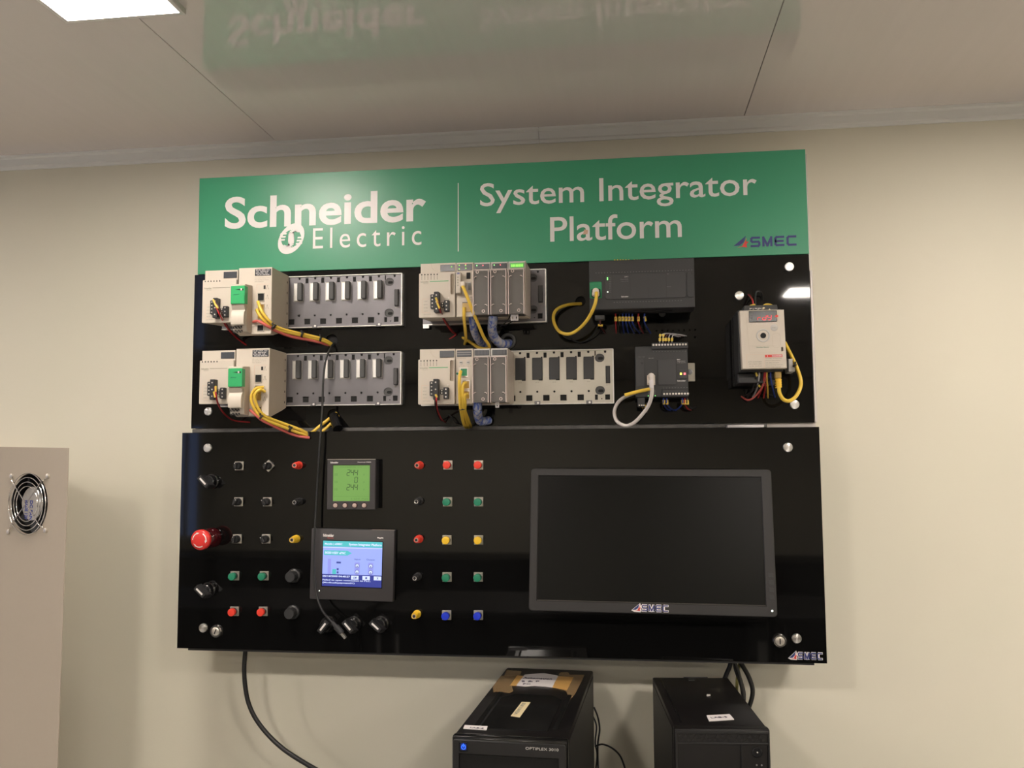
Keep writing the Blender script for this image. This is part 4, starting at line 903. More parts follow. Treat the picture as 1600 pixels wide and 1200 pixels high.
def cam_lock(px, py, label, rot):
    p = at(px, py, LP); t = thing('cam_lock', label, 'lock', (p.x, LP, p.z), 0, 'chrome key locks')
    MB().lathe((0, 0, 0), [(.0125, 0), (.0125, .003), (.0105, .0055), (.0085, .0055), (.0080, .0035)], 32).build('ring', 'chrome', t, ang=50)
    MB().lathe((0, -.003, 0), [(.0078, 0), (.0078, .0028), (.0070, .0032)], 24).build('barrel', 'nickel', t)
    k_ = MB().box(-.0009, .0009, -.0066, -.0060, -.0050, .0050).build('keyway', 'hole', t); k_.rotation_euler = (0, R(rot), 0)
cam_lock(338.5, 986, 'chrome key lock at the bottom left of the lower panel', 20); cam_lock(1218, 1001, 'chrome key lock at the bottom right of the lower panel', 0)
# ---------------------------------------------------------------- cables
def P3d(p): return at(p[0], p[1], p[2])
def fwd(y): return y - .014 if -.111 < y < -.099 else y
def cable(name, label, pts, r, m, cat='cable', group=None, parent=None, ties=(), tie_r=None, n=10):
    o = MB().tube([P3d(p) for p in pts], r, n).build(name, m, parent, ang=60)
    if parent is None: tag(o, label, cat, group)
    for (px, py, y, dx, dy) in ties:
        c_ = at(px, py, y); d = (at(px + dx, py + dy, y) - c_).normalized(); tr_ = tie_r or r * 1.5
        MB().cyl(c_ - d * .0014, c_ + d * .0014, tr_, n=14).box(c_.x - .0015, c_.x + .0015, c_.y - tr_ - .0015, c_.y - tr_ + .001, c_.z + tr_ * .5, c_.z + tr_ * .5 + .0045).build('cable_tie', 'tie', o)
    return o
Yr = .0030
# upper left processor
ua = [(403, 471, -.104), (409, 486, -.112), (419, 500, -.108), (433, 511, -.090), (455, 518, -.065), (482, 524, -.035), (505, 530, -.014), (519, 538, .004)]
ties1 = [(428, 511, -.098, 8, 6), (473, 523, -.045, 10, 3), (502, 529, -.018, 10, 3)]
cable('network_cable', 'front yellow cable from the upper left processor to the panel hole', ua, Yr, 'yellow_cable', ties=ties1, tie_r=.0062)
cable('network_cable', 'rear yellow cable from the upper left processor to the panel hole', [(401, 484, -.104), (406, 493, -.110), (418, 506, -.102), (434, 515, -.086), (457, 521, -.062), (483, 527, -.032), (506, 533, -.012), (518, 540, .004)], Yr, 'yellow_cable')
cable('network_cable', 'rose red cable bundled under the upper left yellow cables', [(396, 503, -.100), (404, 502, -.108), (417, 509, -.104), (434, 518, -.086), (456, 526, -.060), (482, 531, -.032), (500, 535, -.014), (516, 540, .004)], .0029, 'pink_cable')
# lower left processor
lb_ = [(412, 605, -.104), (400, 607, -.112), (393, 618, -.114), (394, 631, -.112), (404, 648, -.104), (420, 658, -.090), (445, 668, -.065), (466, 676, -.045), (485, 680, -.030), (503, 674, -.018), (517, 662, -.008), (529, 649, .003)]
cable('network_cable', 'outer yellow cable looping down from the lower left processor', lb_, Yr, 'yellow_cable', ties=[(409, 652, -.100, 8, 6), (454, 671, -.058, 10, 5), (484, 680, -.031, 10, 0), (526, 653, -.003, 5, -6)], tie_r=.0062)
cable('network_cable', 'inner yellow cable looping down from the lower left processor', [(414, 612, -.104), (406, 609, -.112), (398, 617, -.116), (400, 630, -.112), (408, 645, -.104), (422, 654, -.090), (446, 663, -.063), (468, 671, -.045), (484, 677, -.030), (498, 667, -.018), (512, 656, -.010), (526, 645, .003)], Yr, 'yellow_cable')
cable('network_cable', 'rose red cable bundled under the lower left yellow cables', [(391, 641, -.100), (398, 647, -.106), (410, 657, -.098), (428, 666, -.078), (450, 676, -.055), (468, 682, -.042), (484, 684, -.036)], .0027, 'pink_cable')
# upper middle
cable('network_cable', 'long yellow cable crossing in front of the upper clear-covered modules', [(723, 447, -.112), (729, 461, -.112), (738, 485, -.104), (748, 508, -.085), (756, 527, -.060), (764, 540, -.038), (762, 545, -.028), (748, 543, -.018), (735, 535, -.008), (722, 527, .003)], Yr, 'yellow_cable')
cable('network_cable', 'short yellow cable hanging from the upper middle processor port', [(725, 480, -.105), (725, 495, -.100), (727, 515, -.070), (728, 530, -.030), (726, 538, .003)], Yr, 'yellow_cable')
MB2 = MB().box(at(720, 447, -.1).x, at(728, 447, -.1).x, -.112, -.096, at(724, 450, -.1).z, at(724, 441, -.1).z, .002).build('cable_plug', 'plug'); tag(MB2, 'pale plug at the top of the upper middle processor', 'plug')
# lower middle
cable('network_cable', 'left yellow cable of the tied bundle on the lower middle rack', [(720, 580, -.108), (718, 590, -.115), (718, 610, -.112), (719, 630, -.102), (721, 645, -.085), (724, 660, -.050), (728, 668, -.010)], Yr, 'yellow_cable', ties=[(722, 640, -.090, 1, 8)], tie_r=.0066)
cable('network_cable', 'middle yellow cable of the tied bundle on the lower middle rack', [(728, 598, -.105), (723, 602, -.112), (723, 620, -.108), (724, 640, -.090), (728, 655, -.055), (732, 668, -.010)], Yr, 'yellow_cable')
cable('network_cable', 'right yellow cable of the tied bundle on the lower middle rack', [(730, 616, -.105), (726, 618, -.110), (727, 630, -.102), (727, 642, -.085), (732, 656, -.050), (736, 667, -.008)], Yr * .9, 'yellow_cable')
# wrapped blue looms
cable('cable_loom', 'blue and white wrapped loom under the first upper clear module', [(738, 494, -.080), (739, 505, -.075), (741, 518, -.055), (748, 532, -.028), (759, 542, .003)], .0072, 'blue_wrap', 'cable bundle', 'blue wrapped looms')
cable('cable_loom', 'thick blue and white loom bending right to the grommet', [(770, 486, -.088), (770, 500, -.082), (769, 515, -.062), (773, 528, -.038), (783, 537, -.022), (797, 537, .003)], .0088, 'blue_wrap', 'cable bundle', 'blue wrapped looms', ties=[(770, 494, -.086, 0, 8), (770, 510, -.070, 0, 8)], tie_r=.0094)
cable('cable_loom', 'blue and white wrapped loom under the lower clear modules', [(746, 627, -.085), (746, 640, -.080), (747, 650, -.060), (751, 658, -.040), (763, 657, -.012)], .0085, 'blue_wrap', 'cable bundle', 'blue wrapped looms', ties=[(746, 641, -.079, 0, 8)], tie_r=.0092)
g = at(794, 533, -.001); gm = MB().torus((g.x, -.003, g.z), .0125, .0035, 24, 8).build('cable_grommet', 'slot_grey'); tag(gm, 'grey round grommet where the thick blue loom enters the panel', 'grommet')
g = at(519, 657, -.010); gm = MB().tube([at(521, 650, -.002), at(524, 658, -.010), at(528, 670, -.022)], .0100, 14).build('cable_gland', 'blk_gloss'); tag(gm, 'black corrugated gland beside the lower left cable hole', 'cable gland')
# small controllers' leads
cable('network_cable', 'yellow cable looped from the wide dark controller to a panel hole', [(932, 457, -.104), (931, 470, -.112), (926, 485, -.105), (916, 502, -.090), (902, 516, -.070), (888, 522, -.058), (874, 518, -.050), (866, 505, -.042), (865, 492, -.036), (872, 482, -.028), (888, 476, -.016), (908, 474.5, .003)], .0031, 'yellow_cable')
cable('network_cable', 'white cable looped below the compact dark controller', [(1018, 585, -.096), (1018.5, 598, -.104), (1018.5, 615, -.100), (1014, 632, -.090), (1004, 647, -.078), (990, 661, -.065), (977, 665, -.055), (964, 658, -.045), (960, 644, -.038), (965, 630, -.028), (975, 621, -.018), (990, 615, -.006), (1000, 613, .0)], .0034, 'white_cable')
o = MB().tube([at(1017.8, 594, -.1045), at(1018, 606, -.1045)], .0040, 12).build('cable_marker', 'paper'); tag(o, 'white printed marker sleeve on the white cable', 'tag')
cable('network_cable', 'short yellow cable stub left of the white plug', [(1015, 608, -.088), (1005, 610, -.092), (992, 613, -.094), (976, 617.5, -.094)], .0032, 'yellow_cable')
cable('network_cable', 'yellow cable curving from the bottom of the motor drive up its right side', [(1217, 604, -.090), (1218, 614, -.090), (1224, 624, -.085), (1233, 626.5, -.078), (1243, 620, -.068), (1250, 607, -.060), (1251, 594, -.055), (1246, 577, -.045), (1238, 559, -.035), (1231, 545, -.025), (1226, 535, -.018)], .0034, 'yellow_cable', ties=[(1242, 571, -.042, -4, -8)], tie_r=.0042)
pa, pb = at(1214.5, 583, -.085), at(1217, 606, -.088)
bt = MB().box(pa.x - .0055, pa.x + .0055, -.094, -.080, pa.z - .010, pa.z + .006, .0012)
bt.build('cable_plug', 'gold'); bpy.data.objects[bpy.context.scene.collection.objects[-1].name]
o = COL.objects[-1]; tag(o, 'amber network plug under the motor drive', 'plug')
bb = MB().cyl((pa.x + .0005, -.087, pa.z - .008), (pa.x + .002, -.0885, pa.z - .026), .0052, .0045, 14)
for k in range(5): bb.torus((0, 0, 0), .0052, .0011, 16, 5) if False else None
bb.build('boot_core', 'yellow_cap', o)
for k in range(4):
    zz = pa.z - .012 - k * .0042; MB().cyl((pa.x + .0008, -.0875, zz), (pa.x + .001, -.0877, zz - .0018), .0060, .0058, 14).build('boot_ring', 'yellow_cap', o)
cl = at(1237, 571, -.036); o = MB().box(cl.x - .0065, cl.x + .0050, -.040, -.0005, cl.z - .012, cl.z + .012, .001).build('cable_clip', 'slot_pale'); tag(o, 'pale cable clip right of the motor drive', 'clip')
# wires with yellow markers
def wire(label, pts, m, r=.0011, marks=(), group='thin wires with yellow markers', mr=.0019):
    if 'power supply' in label or 'upper left red' in label or 'middle red' in label: pts = [(a_, b_, fwd(y_)) for a_, b_, y_ in pts]; marks = [(*q[:4], fwd(q[4])) for q in marks]
    o = cable('wire', label, pts, r, m, 'wire', group, n=6)
    for (x1, y1, x2, y2, y) in marks: MB().cyl(at(x1, y1, y), at(x2, y2, y), mr, n=8).build('marker', 'ferrule', o)
    return o
wire('red wire from the upper left power supply terminals', [(335, 470, -.106), (338, 480, -.108), (345, 495, -.100), (355, 512, -.060), (370, 528, -.018), (386, 540, .002)], 'red_wire', .0016, [(333, 468, 337, 477, -.109), (336, 475, 341, 482, -.110)])
wire('brown wire twisted beside the upper left red wire', [(338, 474, -.106), (343, 483, -.108), (350, 498, -.096), (357, 512, -.058), (368, 525, -.018), (382, 536, .002)], 'brown_wire', .0014)
wire('red wire from the lower left power supply terminals', [(336, 605, -.106), (338, 620, -.108), (342, 634, -.092), (352, 648, -.050), (366, 657, -.018), (392, 660, .002)], 'red_wire', .0016, [(337, 603, 337, 612, -.109), (334, 612, 336, 621, -.110)])
wire('red wire from the upper middle power supply terminals', [(682, 467, -.106), (685, 478, -.108), (691, 495, -.085), (700, 510, -.045), (707, 519, -.016), (712, 523, -.004), (700, 531, .002)], 'red_wire', .0015, [(681, 465, 684, 474, -.109), (683, 473, 687, 482, -.110)])
wire('dark red wire twisted with the upper middle red wire', [(684, 468, -.106), (688, 482, -.107), (694, 497, -.082), (703, 511, -.040), (710, 520, .002)], 'brown_wire', .0014)
wire('red wire from the lower middle power supply terminals', [(682, 618, -.106), (682, 628, -.106), (684, 642, -.070), (690, 655, -.025), (697, 660, .002)], 'red_wire', .0014, [(680.5, 616, 683, 621, -.109)])
wire('black wire beside the lower middle red wire', [(680, 619, -.106), (680, 632, -.100), (683, 646, -.060), (690, 658, .002)], 'black_wire', .0014)
wire('black wire curving below the lower middle power supply', [(700, 648, .002), (706, 652, -.016), (712, 660, -.016), (722, 664, .002)], 'black_wire', .0012)
wire('black wire in the white tag of the upper clear modules, left one', [(800, 489, -.092), (792, 502, -.060), (782, 510, -.03)], 'black_wire', .0011); wire('black wire in the white tag of the upper clear modules, right one', [(812, 488, -.092), (803, 500, -.060), (790, 508, -.03), (782, 507, .0)], 'black_wire', .0011)
nm = ['leftmost', 'second', 'third', 'fourth', 'fifth', 'sixth', 'seventh', 'eighth']
for k, (px, m, dx) in enumerate(((962, 'red_wire', 1), (968, 'black_wire', 2), (973, 'blue_wire', 2), (978, 'blue_wire', 4), (983, 'blue_wire', 8), (988, 'blue_wire', 12), (997.5, 'red_wire', 8), (1007, 'blue_wire', 10))):
    o = wire('%s wire, %s from the left under the wide dark controller' % (m.split('_')[0], nm[k]), [(px, 490, -.060), (px, 503, -.060), (px + dx * .4, 512, -.035), (px + dx, 521, .002)], m, .0014, [(px, 495, px + (.2 if k < 7 else 2), 502, -.0605)], 'wires under the wide controller', .0026)
wire('brown pair of wires below the power plug of the wide controller', [(938, 497, -.060), (938, 508, -.055), (942, 515, -.02), (946, 521, .002)], 'brown_wire', .0016, [(934.5, 508, 942, 508.5, -.055)], 'wires under the wide controller', .0022)
wire('black lead sweeping left from the power plug of the wide controller', [(936, 500, -.058), (933, 512, -.045), (922, 527, -.02), (906, 535, -.006), (890, 528, .002)], 'black_wire', .0012, group='wires under the wide controller')
fx = [960 + k * 4.4 for k in range(15)]
for k, px in enumerate(fx):
    if k in (6, 12): continue
    p = at(px, 406.5, -.070); o = MB().cyl((p.x, -.070, p.z - .003), (p.x + .0006, -.064, p.z + .0015), .0016, n=8).build('wire_marker', 'ferrule'); tag(o, 'small yellow wire marker on top of the wide controller, %s from the left' % ('first second third fourth fifth sixth seventh eighth ninth tenth eleventh twelfth thirteenth'.split()[k - (k > 6) - (k > 12)]), 'marker', 'yellow markers on top of the wide controller')
for k, (px, m) in enumerate(((1031, 'grey_wire'), (1036, 'grey_wire'), (1040, 'brown_wire'), (1045, 'grey_wire'), (1050, 'grey_wire'))):
    wire('%s wire with orange marker, %s above the compact controller' % (m.split('_')[0], nm[k]), [(px, 537, -.078), (px, 528, -.080), (px + 3, 523 - (k % 2), -.070), (px + 12, 521 + k * .4, -.045), (1073 - (4 - k) * 3, 527 - k * .5, .002)], m, .0009, [(px, 533, px, 528, -.0805)] + ([(px, 526, px + 1, 522, -.0795)] if k < 2 else []), 'wires above the compact controller', .0021)
for k, (px, m) in enumerate(((1037, 'blue_wire'), (1042, 'blue_wire'), (1066, 'blue_wire'), (1070, 'red_wire'), (1074, 'black_wire'))):
    ex = (1048, 1056, 1052, 1080, 1088)[k]
    wire('%s wire, %s from the left under the compact controller' % (m.split('_')[0], nm[k]), [(px, 622, -.070), (px, 631, -.070), ((px + ex) / 2, 639, -.04), (ex, 641 - (6 if k == 4 else 0), .002)], m, .0014, [(px, 625, px + .6, 632, -.0705)], 'wires under the compact controller', .0023)
for k, px in enumerate((1002, 1006)): wire('brown wire with yellow marker, %s of a pair under the compact controller' % ('left', 'right')[k], [(px, 628, -.072), (px + 2, 637, -.055), (px + 5, 644, .002)], 'brown_wire', .0013, [(px - 1, 629, px + 3, 637, -.066)], 'wires under the compact controller', .0022)
# wires of the drive
wire('red wire rising from the top of the motor drive', [(1177, 478, -.085), (1176, 470, -.080), (1173, 464, -.040), (1169, 460, .002)], 'red_wire', .0016, [(1172, 478, 1180, 476, -.090)], 'motor drive wires')
wire('black wire arching over the top of the motor drive', [(1181, 478, -.085), (1180, 466, -.075), (1182, 456, -.050), (1189, 457, -.020), (1192, 470, .002)], 'black_wire', .0014, (), 'motor drive wires')
wire('yellow wire arching along the top edge of the motor drive', [(1190, 480, -.080), (1197, 475.5, -.070), (1206, 477, -.060), (1212, 484, -.040)], 'yellow_cable', .0016, (), 'motor drive wires')
for k, (px, m, ex, ey) in enumerate(((1182, 'black_wire', 1166, 622), (1187, 'grey_wire', 1176, 621), (1192, 'black_wire', 1160, 620), (1195, 'red_wire', 1184, 622), (1197, 'red_wire', 1193, 622), (1199, 'yellow_cable', 1200, 622), (1205, 'blue_wire', 1211, 621))):
    wire('%s wire, %s from the left below the motor drive' % (m.split('_')[0], nm[k]), [(px, 576, -.085), (px - 1, 588, -.082), (px - (px - ex) * .3, 604, -.060), (px - (px - ex) * .7, 615, -.025), (ex, ey, .002)], m, .0015, [(1181, 582, 1183, 588, -.086)] if k == 0 else ([(1185, 601, 1188, 605, -.065)] if k == 1 else []), 'motor drive wires')
wire('pink wire hooking left under the motor drive', [(1196, 590, -.083), (1190, 606, -.060), (1178, 621, -.030), (1168, 625, -.015), (1158, 619, .002)], 'pink_cable', .0019, (), 'motor drive wires')
# long black usb lead
o = cable('usb_lead', 'long black lead hanging from the upper left hole over the touch panel', [(522, 536, .004), (517, 543, -.018), (509, 562, -.034), (505, 595, -.040), (503.5, 640, -.045), (500, 690, -.050), (496.5, 750, -.050), (493.5, 800, -.052), (491, 850, -.056), (490.5, 890, -.058), (495, 930, -.062), (503, 953, -.066), (516, 969, -.070), (521, 974, -.072)], .0021, 'black_wire', ties=())
a, b2, c_, d_ = at(519.5, 972.5, -.072), at(525, 979, -.073), at(534, 989.5, -.075), at(540, 997, -.076)
MB().cyl(a, b2, .0034, .0042, 10).build('strain_relief', 'graphite', o); MB().cyl(b2, c_, .0058, .0056, 10).build('plug_body', 'graphite', o); MB().cyl(c_, d_, .0036, .0034, 4).build('plug_tip', 'nickel', o)
# cables leaving the bottom of the board
cable('power_cable', 'thick black cable hanging from the lower left of the board', [(384, 1008, .03), (383, 1022, .03), (381.5, 1045, .03), (383, 1070, .03), (388, 1097, .03), (399, 1122, .03), (418, 1147, .03), (445, 1172, .02), (486, 1198, 0), (530, 1222, -.03)], .0046, 'black_wire')
cable('power_cable', 'leftmost black cable behind the right-hand computer', [(1143, 1028, .07), (1140, 1042, .07), (1134, 1056, .07), (1128, 1075, .07), (1126, 1100, .07)], .0044, 'black_wire')
cable('power_cable', 'second black cable behind the right-hand computer', [(1148, 1028, .06), (1150, 1045, .06), (1157, 1065, .06), (1162, 1085, .06), (1160, 1110, .06)], .0044, 'black_wire')
cable('earth_cable', 'olive yellow cable behind the right-hand computer', [(1157, 1028, .08), (1154, 1045, .08), (1152, 1060, .08), (1151, 1080, .08)], .0030, 'olive_wire')
cable('power_cable', 'rightmost black cable bowing out behind the right-hand computer', [(1152, 1028, .07), (1160, 1040, .07), (1170, 1058, .07), (1176, 1078, .07), (1173, 1097, .07), (1164, 1120, .07)], .0044, 'black_wire')
cable('power_cable', 'third black cable running down behind the right-hand computer', [(1146, 1030, .05), (1154, 1052, .05), (1159, 1074, .05), (1163, 1100, .05)], .0036, 'black_wire')
cable('thin_lead', 'thin black lead down the right side of the left-hand computer', [(928, 1105, .06), (934, 1120, .06), (937, 1140, .06), (934, 1165, .06), (935, 1210, .06)], .0017, 'black_wire')
cable('thin_lead', 'second thin black lead beside the left-hand computer', [(927, 1120, .07), (932, 1135, .07), (930, 1160, .07), (933, 1180, .07), (930, 1210, .07)], .0015, 'black_wire')
cable('thin_lead', 'thin black lead curving away right of the left-hand computer', [(930, 1166, .06), (942, 1163, .05), (958, 1170, .04), (970, 1183, .03), (978, 1205, .02)], .0017, 'black_wire')
# ================================================================ COMPUTERS on their desk
TZ = -.4770; HT = .36; DZ = TZ - HT
t = thing('desk', 'dark desk under the two computer towers below the photo frame', 'desk', (.80, -.15, FLOOR))
MB().box(-.75, .75, -.30, .27, DZ - FLOOR - .025, DZ - FLOOR, .003).build('desk_top', 'dark_wood', t)
for sx in (-1, 1):
    for sy in (-.26, .23): MB().box(sx * .70 - .02, sx * .70 + .02, sy - .02, sy + .02, 0, DZ - FLOOR - .025, .002).build('leg', 'blk', t)
def on_top(root, px, py, z=TZ):
    p = atz(px, py, z); q = root.matrix_basis.inverted() @ p; return (q.x, q.y)
def flat(root, poly, name, m, k=1): return MB().prismz([on_top(root, *p) for p in poly], HT + .0002, HT + .0002 + .0004 * k).build(name, m, root, smooth=False)
def flat_text(root, s, p0, p1, hgt, z, m, bold=0):
    """text lying on the top, from p0 to p1 (local xy), glyph height hgt"""
    d = Vector((p1[0] - p0[0], p1[1] - p0[1])); L = d.length; a_ = math.atan2(d.y, d.x)
    me = text_mesh(s, 0, L, 0, hgt, 0, bold); me.transform(Matrix.Translation((p0[0], p0[1], z)) @ Matrix.Rotation(a_, 4, 'Z') @ Matrix(((1, 0, 0, 0), (0, 0, 1, 0), (0, -1, 0, 0), (0, 0, 0, 1))))
    return mkobj('handwriting', me, m, root, smooth=False)
c1 = thing('computer_tower', 'left-hand black computer tower with tape and paper note on top', 'computer', (.6077, -.3493, DZ), -.0517); c1.rotation_euler = (0, 0, -.0517)
W, D = .175, .435
MB().box(.002, W - .002, .010, D, .004, HT, .003, 2).build('case', 'pc_black', c1)
MB().box(W - .0021, W - .001, .03, D - .01, .012, HT - .008, .0004).build('side_panel', 'pc_side', c1)
MB().box(0, W, -.002, .016, 0, HT + .0005, .004, 2).build('front_bezel', 'pc_gloss', c1)
mkobj('front_frame', plate_mesh(rrect(.003, W - .003, .01, HT - .004, .003, 2), [rect(.012, W - .013, .02, HT - .024)], -.006, -.0015, .0008), 'pc_side', c1)
MB().box(.013, W - .014, -.0030, -.0018, .02, HT - .025).build('drive_door', 'pc_gloss', c1)
bt = MB().box(.0125, .0265, -.0072, -.0058, HT - .0205, HT - .0065, .0008).build('power_button', 'blk_gloss', c1)
MB().torus((.0195, -.0074, HT - .0140), .0030, .0006, 20, 5).box(.0189, .0201, -.0080, -.0072, HT - .0140, HT - .0088).build('power_symbol', 'led_blue', bt)
MB().prism(rrect(.0150, .0240, HT - .0182, HT - .0088, .001, 2), -.0074, -.0071).build('power_glow', mat('dim blue lamp', (.01, .02, .1), .3, emit=(.01, .04, .30), es=.35), bt)
text('OPTIPLEX 3010', .1130, .1620, HT - .0130, HT - .0092, -.0060, 'slot_pale', c1, bold=.0)
for s_, x0_ in ((0, .022), (1, W - .030)): MB().box(x0_, x0_ + .008, .05, .25, HT, HT + .0012, .0005).build('top_ridge', 'pc_gloss', c1)
MB().prismz([(.034, .040), (W - .036, .040), (W - .036, .215), (W - .055, .240), (.055, .240), (.034, .215)], HT, HT + .0010).build('top_recess', 'pc_gloss', c1, smooth=False)
flat(c1, [(788, 1056), (812, 1057), (815, 1049), (792, 1047)], 'tape_strip', 'tape')
flat(c1, [(783, 1056), (806, 1058), (800, 1074), (802, 1080), (797, 1083), (776, 1081), (771, 1082), (770, 1073)], 'tape_strip', 'tape')
flat(c1, [(873, 1054), (876, 1051), (888, 1051), (890, 1055), (913, 1055), (910, 1062), (899, 1084), (891, 1094), (888, 1091), (885, 1081), (880, 1078)], 'tape_strip', 'tape')
flat(c1, [(808, 1056), (820, 1057), (808, 1071.5), (797, 1071.5)], 'tape_patch', 'tape_over', 2); flat(c1, [(871, 1057), (896, 1059), (886, 1079), (862, 1074)], 'tape_patch', 'tape_over', 2)
flat(c1, [(820, 1055), (832, 1054), (850, 1053), (862, 1055), (872, 1057), (863, 1074.5), (850, 1073), (835, 1072), (820, 1073), (807, 1071.5)], 'paper_note', 'paper', 3)
flat_text(c1, 'Automation', on_top(c1, 817, 1061.5), on_top(c1, 862, 1063.5), .012, HT + .0016, 'ink'); flat_text(c1, 'S & P', on_top(c1, 815, 1067), on_top(c1, 843, 1067), .010, HT + .0016, 'ink'); flat_text(c1, 'PC', on_top(c1, 817, 1071), on_top(c1, 829, 1071), .008, HT + .0016, 'ink')
flat(c1, [(815, 1098), (829, 1098.5), (812, 1122), (798, 1120)], 'cream_sticker', 'paper_y', 3)
flat_text(c1, 'VENTURE', on_top(c1, 808, 1118), on_top(c1, 822, 1100), .006, HT + .0016, 'cream_print')
flat(c1, [(726, 1134), (762, 1136), (760, 1141.5), (724, 1139)], 'white_sticker', 'paper', 3); flat_text(c1, 'LAB-2', on_top(c1, 734, 1139), on_top(c1, 755, 1140.5), .005, HT + .0016, 'ink')
MB().lathe((.05, .1, HT + .001), [(.001, 0), (.0005, .0005)], 6).build('scuff', 'pc_side', c1)
c2 = thing('computer_tower', 'right-hand slim black computer tower with a white sticker on top', 'computer', (.9397, -.278, DZ), .080); c2.rotation_euler = (0, 0, .080)
W, D = .145, .315
MB().box(.002, W - .002, .010, D, .004, HT, .002, 2).build('case', 'pc_black', c2)
MB().box(.001, .0022, .03, D - .01, .012, HT - .008, .0004).build('side_panel', 'pc_side', c2)
MB().box(.014, .0165, .03, D - .02, HT - .0002, HT + .001).build('lid_edge', 'pc_gloss', c2)
MB().box(0, W, -.004, .014, 0, HT + .001, .003, 2).build('front_bezel', 'pc_black', c2)
mkobj('front_frame', plate_mesh(rrect(.0015, W - .0015, .01, HT - .002, .002, 2), [rect(.0050, W - .0040, HT - .0190, HT - .0060), rect(.0050, .100, .02, HT - .0215), rect(.1015, W - .004, .02, HT - .0215)], -.0065, -.0038, .0005), 'pc_side', c2)
mg = MB()
for k in range(17):
    for r_ in range(2):
        cx = .0085 + k * .0081 + r_ * .004; zc = HT - .0095 - r_ * .006
        if cx < W - .007: mg.prism([(cx - .0032, zc - .0024), (cx + .0032, zc - .0024), (cx, zc + .0026)] if (k + r_) % 2 else [(cx - .0032, zc + .0024), (cx, zc - .0026), (cx + .0032, zc + .0024)], -.0052, -.0038)
mg.build('vent_grille', 'pc_side', c2, smooth=False)
pb = MB().lathe((.1245, -.0040, HT - .0330), [(.0080, 0), (.0080, .0015), (.0066, .0026)], 28).build('power_button', 'blk_gloss', c2)
MB().lathe((.1245, -.0066, HT - .0325), [(.0011, 0), (.0011, .0004)], 8).build('power_light', 'slot_pale', pb)
MB().lathe((.1235, -.0040, HT - .0520), [(.0014, 0), (.0014, .0005)], 8).lathe((.1310, -.0040, HT - .0520), [(.0014, 0), (.0014, .0005)], 8).build('status_dot', 'grey_mid', c2)
MB().box(.060, .105, D - .0005, D + .0005, HT - .004, HT + .0008).build('rear_lip', 'slot_grey', c2)
flat(c2, [(1104, 1119), (1140, 1117), (1147, 1125), (1108, 1127.5)], 'white_sticker', 'paper', 3); flat_text(c2, 'LAB-5', on_top(c2, 1112, 1124), on_top(c2, 1137, 1122.5), .006, HT + .0016, 'ink')
flat(c2, [(1075, 1061), (1084, 1061), (1085, 1064), (1076, 1064)], 'rear_label', 'slot_grey', 2); flat(c2, [(1104, 1086), (1110, 1085.5), (1110, 1087.5), (1104, 1088)], 'latch_mark', 'slot_pale', 2)
# ================================================================ METAL CABINET WITH FAN (left edge)
AY = -.20; e_top = at(107.3, 700, AY); TH = R(22)
cb = thing('metal_cabinet', 'beige grey metal cabinet with a round fan grille at the left edge', 'cabinet', (e_top.x, AY, FLOOR))
# door frame: u runs left along the leaf, leaf swung out by 22 degrees
dm = Matrix.Rotation(-TH, 4, 'Z')
def dloc(px, py):                                   # pixel -> door local (u, z) on the leaf's front
    n = dm.to_3x3() @ Vector((0, -1, 0)); r = ray(px, py); tt = (Vector((e_top.x, AY, 0)) - CAM).dot(n) / r.dot(n); p = CAM + tt * r
    q = dm.inverted() @ (p - Vector((e_top.x, AY, FLOOR))); return q.x, q.z
fu, fz = dloc(45.5, 787)
ru = abs(dloc(76.5, 787)[0] - dloc(14, 787)[0]) / 2; rz = abs(dloc(45, 741.5)[1] - dloc(45, 832)[1]) / 2; FR = (ru + rz) / 2
uL = dloc(0, 698); HTOP = dloc(107, 700)[1]; slope = (HTOP - uL[1]) / (-uL[0]); wL = -.44
outer = [(0, .02), (0, HTOP), (wL, HTOP + slope * wL), (wL, .02)]
def dpart(mb_or_me, name, m, par=cb, **k):
    me = mb_or_me
    if isinstance(me, MB): me.xform(dm); return me.build(name, m, par, **k)
    me.transform(dm); return mkobj(name, me, m, par, **k)
door = dpart(plate_mesh(outer, [circ(fu, fz, FR * .97, 40)], 0, .0015, .0004), 'door', 'enclosure', ang=20)
dpart(plate_mesh(rrect(fu - FR * 1.05, fu + FR * 1.05, fz - FR * 1.05, fz + FR * 1.05, .006, 3), [circ(fu, fz, FR * .96, 40)], .002, .027), 'fan_frame', 'fan_black')
dpart(MB().box(fu - FR * 1.05, fu + FR * 1.05, .026, .028, fz - FR * 1.05, fz + FR * 1.05), 'fan_back', 'fan_black')
hub = dpart(MB().lathe((fu + .003, .022, fz), [(FR * .56, 0), (FR * .56, .017), (FR * .54, .018)], 32), 'fan_hub', 'fan_black')
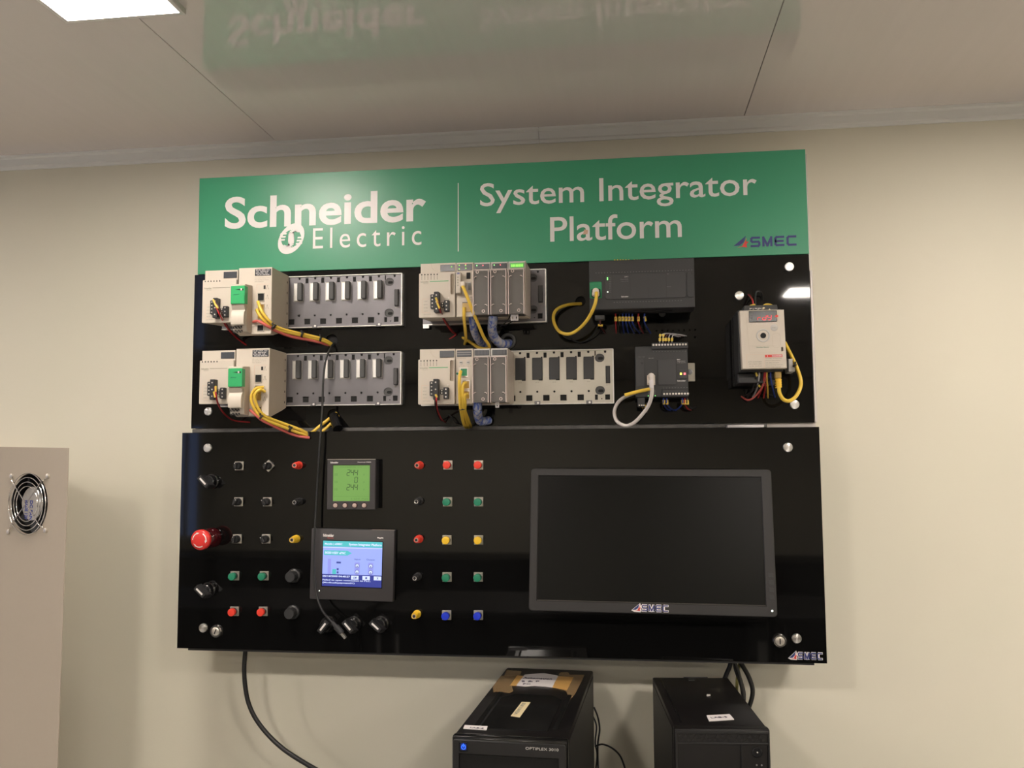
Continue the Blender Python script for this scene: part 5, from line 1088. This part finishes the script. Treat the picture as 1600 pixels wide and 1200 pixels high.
dpart(MB().lathe((fu + .003, .0039, fz), [(FR * .54, 0), (FR * .54, .0003)], 32), 'fan_label', 'foil', hub)
for k in range(2):
    me = text_mesh(('DC FAN', 'MADE 12V')[k], 0, FR * .62, 0, FR * .15, 0, .03); me.transform(Matrix.Translation((fu - FR * .05 - k * FR * .26, .0034, fz + FR * .10 - (0 if k == 0 else .0))) @ Matrix.Rotation(R(90), 4, 'Y')); dpart(me, 'lettering', 'blue_print', hub, smooth=False)
for k in range(7):
    a_ = 2 * math.pi * k / 7; bl = MB()
    pts = [(FR * .5, a_, .010), (FR * .92, a_ + .15, .008), (FR * .92, a_ + .75, .022), (FR * .5, a_ + .6, .022)]
    vs = [bl.bm.verts.new((fu + r_ * math.cos(t_), y_, fz + r_ * math.sin(t_))) for r_, t_, y_ in pts]; bl.bm.faces.new(vs)
    vs2 = [bl.bm.verts.new(v.co + Vector((0, .0015, 0))) for v in vs]; bl.bm.faces.new(vs2[::-1])
    for i in range(4): bl.bm.faces.new((vs[i], vs2[i], vs2[(i + 1) % 4], vs[(i + 1) % 4]))
    dpart(bl, 'fan_blade', 'graphite')
gd = MB()
for f in (.99, .845, .70, .56): gd.torus((fu, -.0045, fz), FR * f, .0009, 48, 6)
dpart(gd, 'fan_guard', 'chrome')
sc_px = [(19, 744), (75.5, 744), (72, 829), (14, 831)]
for px, py in sc_px:
    u, z = dloc(px, py); dv = (Vector((fu - u, fz - z))).normalized(); 
    dpart(MB().tube([(u - dv.x * -.001, -.002, z), (u + dv.x * .010, -.0028, z + dv.y * .010), (u + dv.x * .018, -.0062, z + dv.y * .018), (fu - dv.x * .004, -.0062, fz - dv.y * .004)], .0012, 6, 3), 'guard_wire', 'chrome')
    s_ = dpart(MB().lathe((u, 0, z), [(.0048, 0), (.0046, .0030), (.0025, .0042)], 14), 'screw', 'nickel')
body = MB().box(-1.25, -.30, .16, AY * -1 + WALLY - .001, .02, HTOP - .01, .002); body.build('cabinet_body', 'enclosure', cb)
MB().box(-1.20, -.33, .17, -AY + WALLY - .004, 0, .022).build('plinth', 'blk', cb)
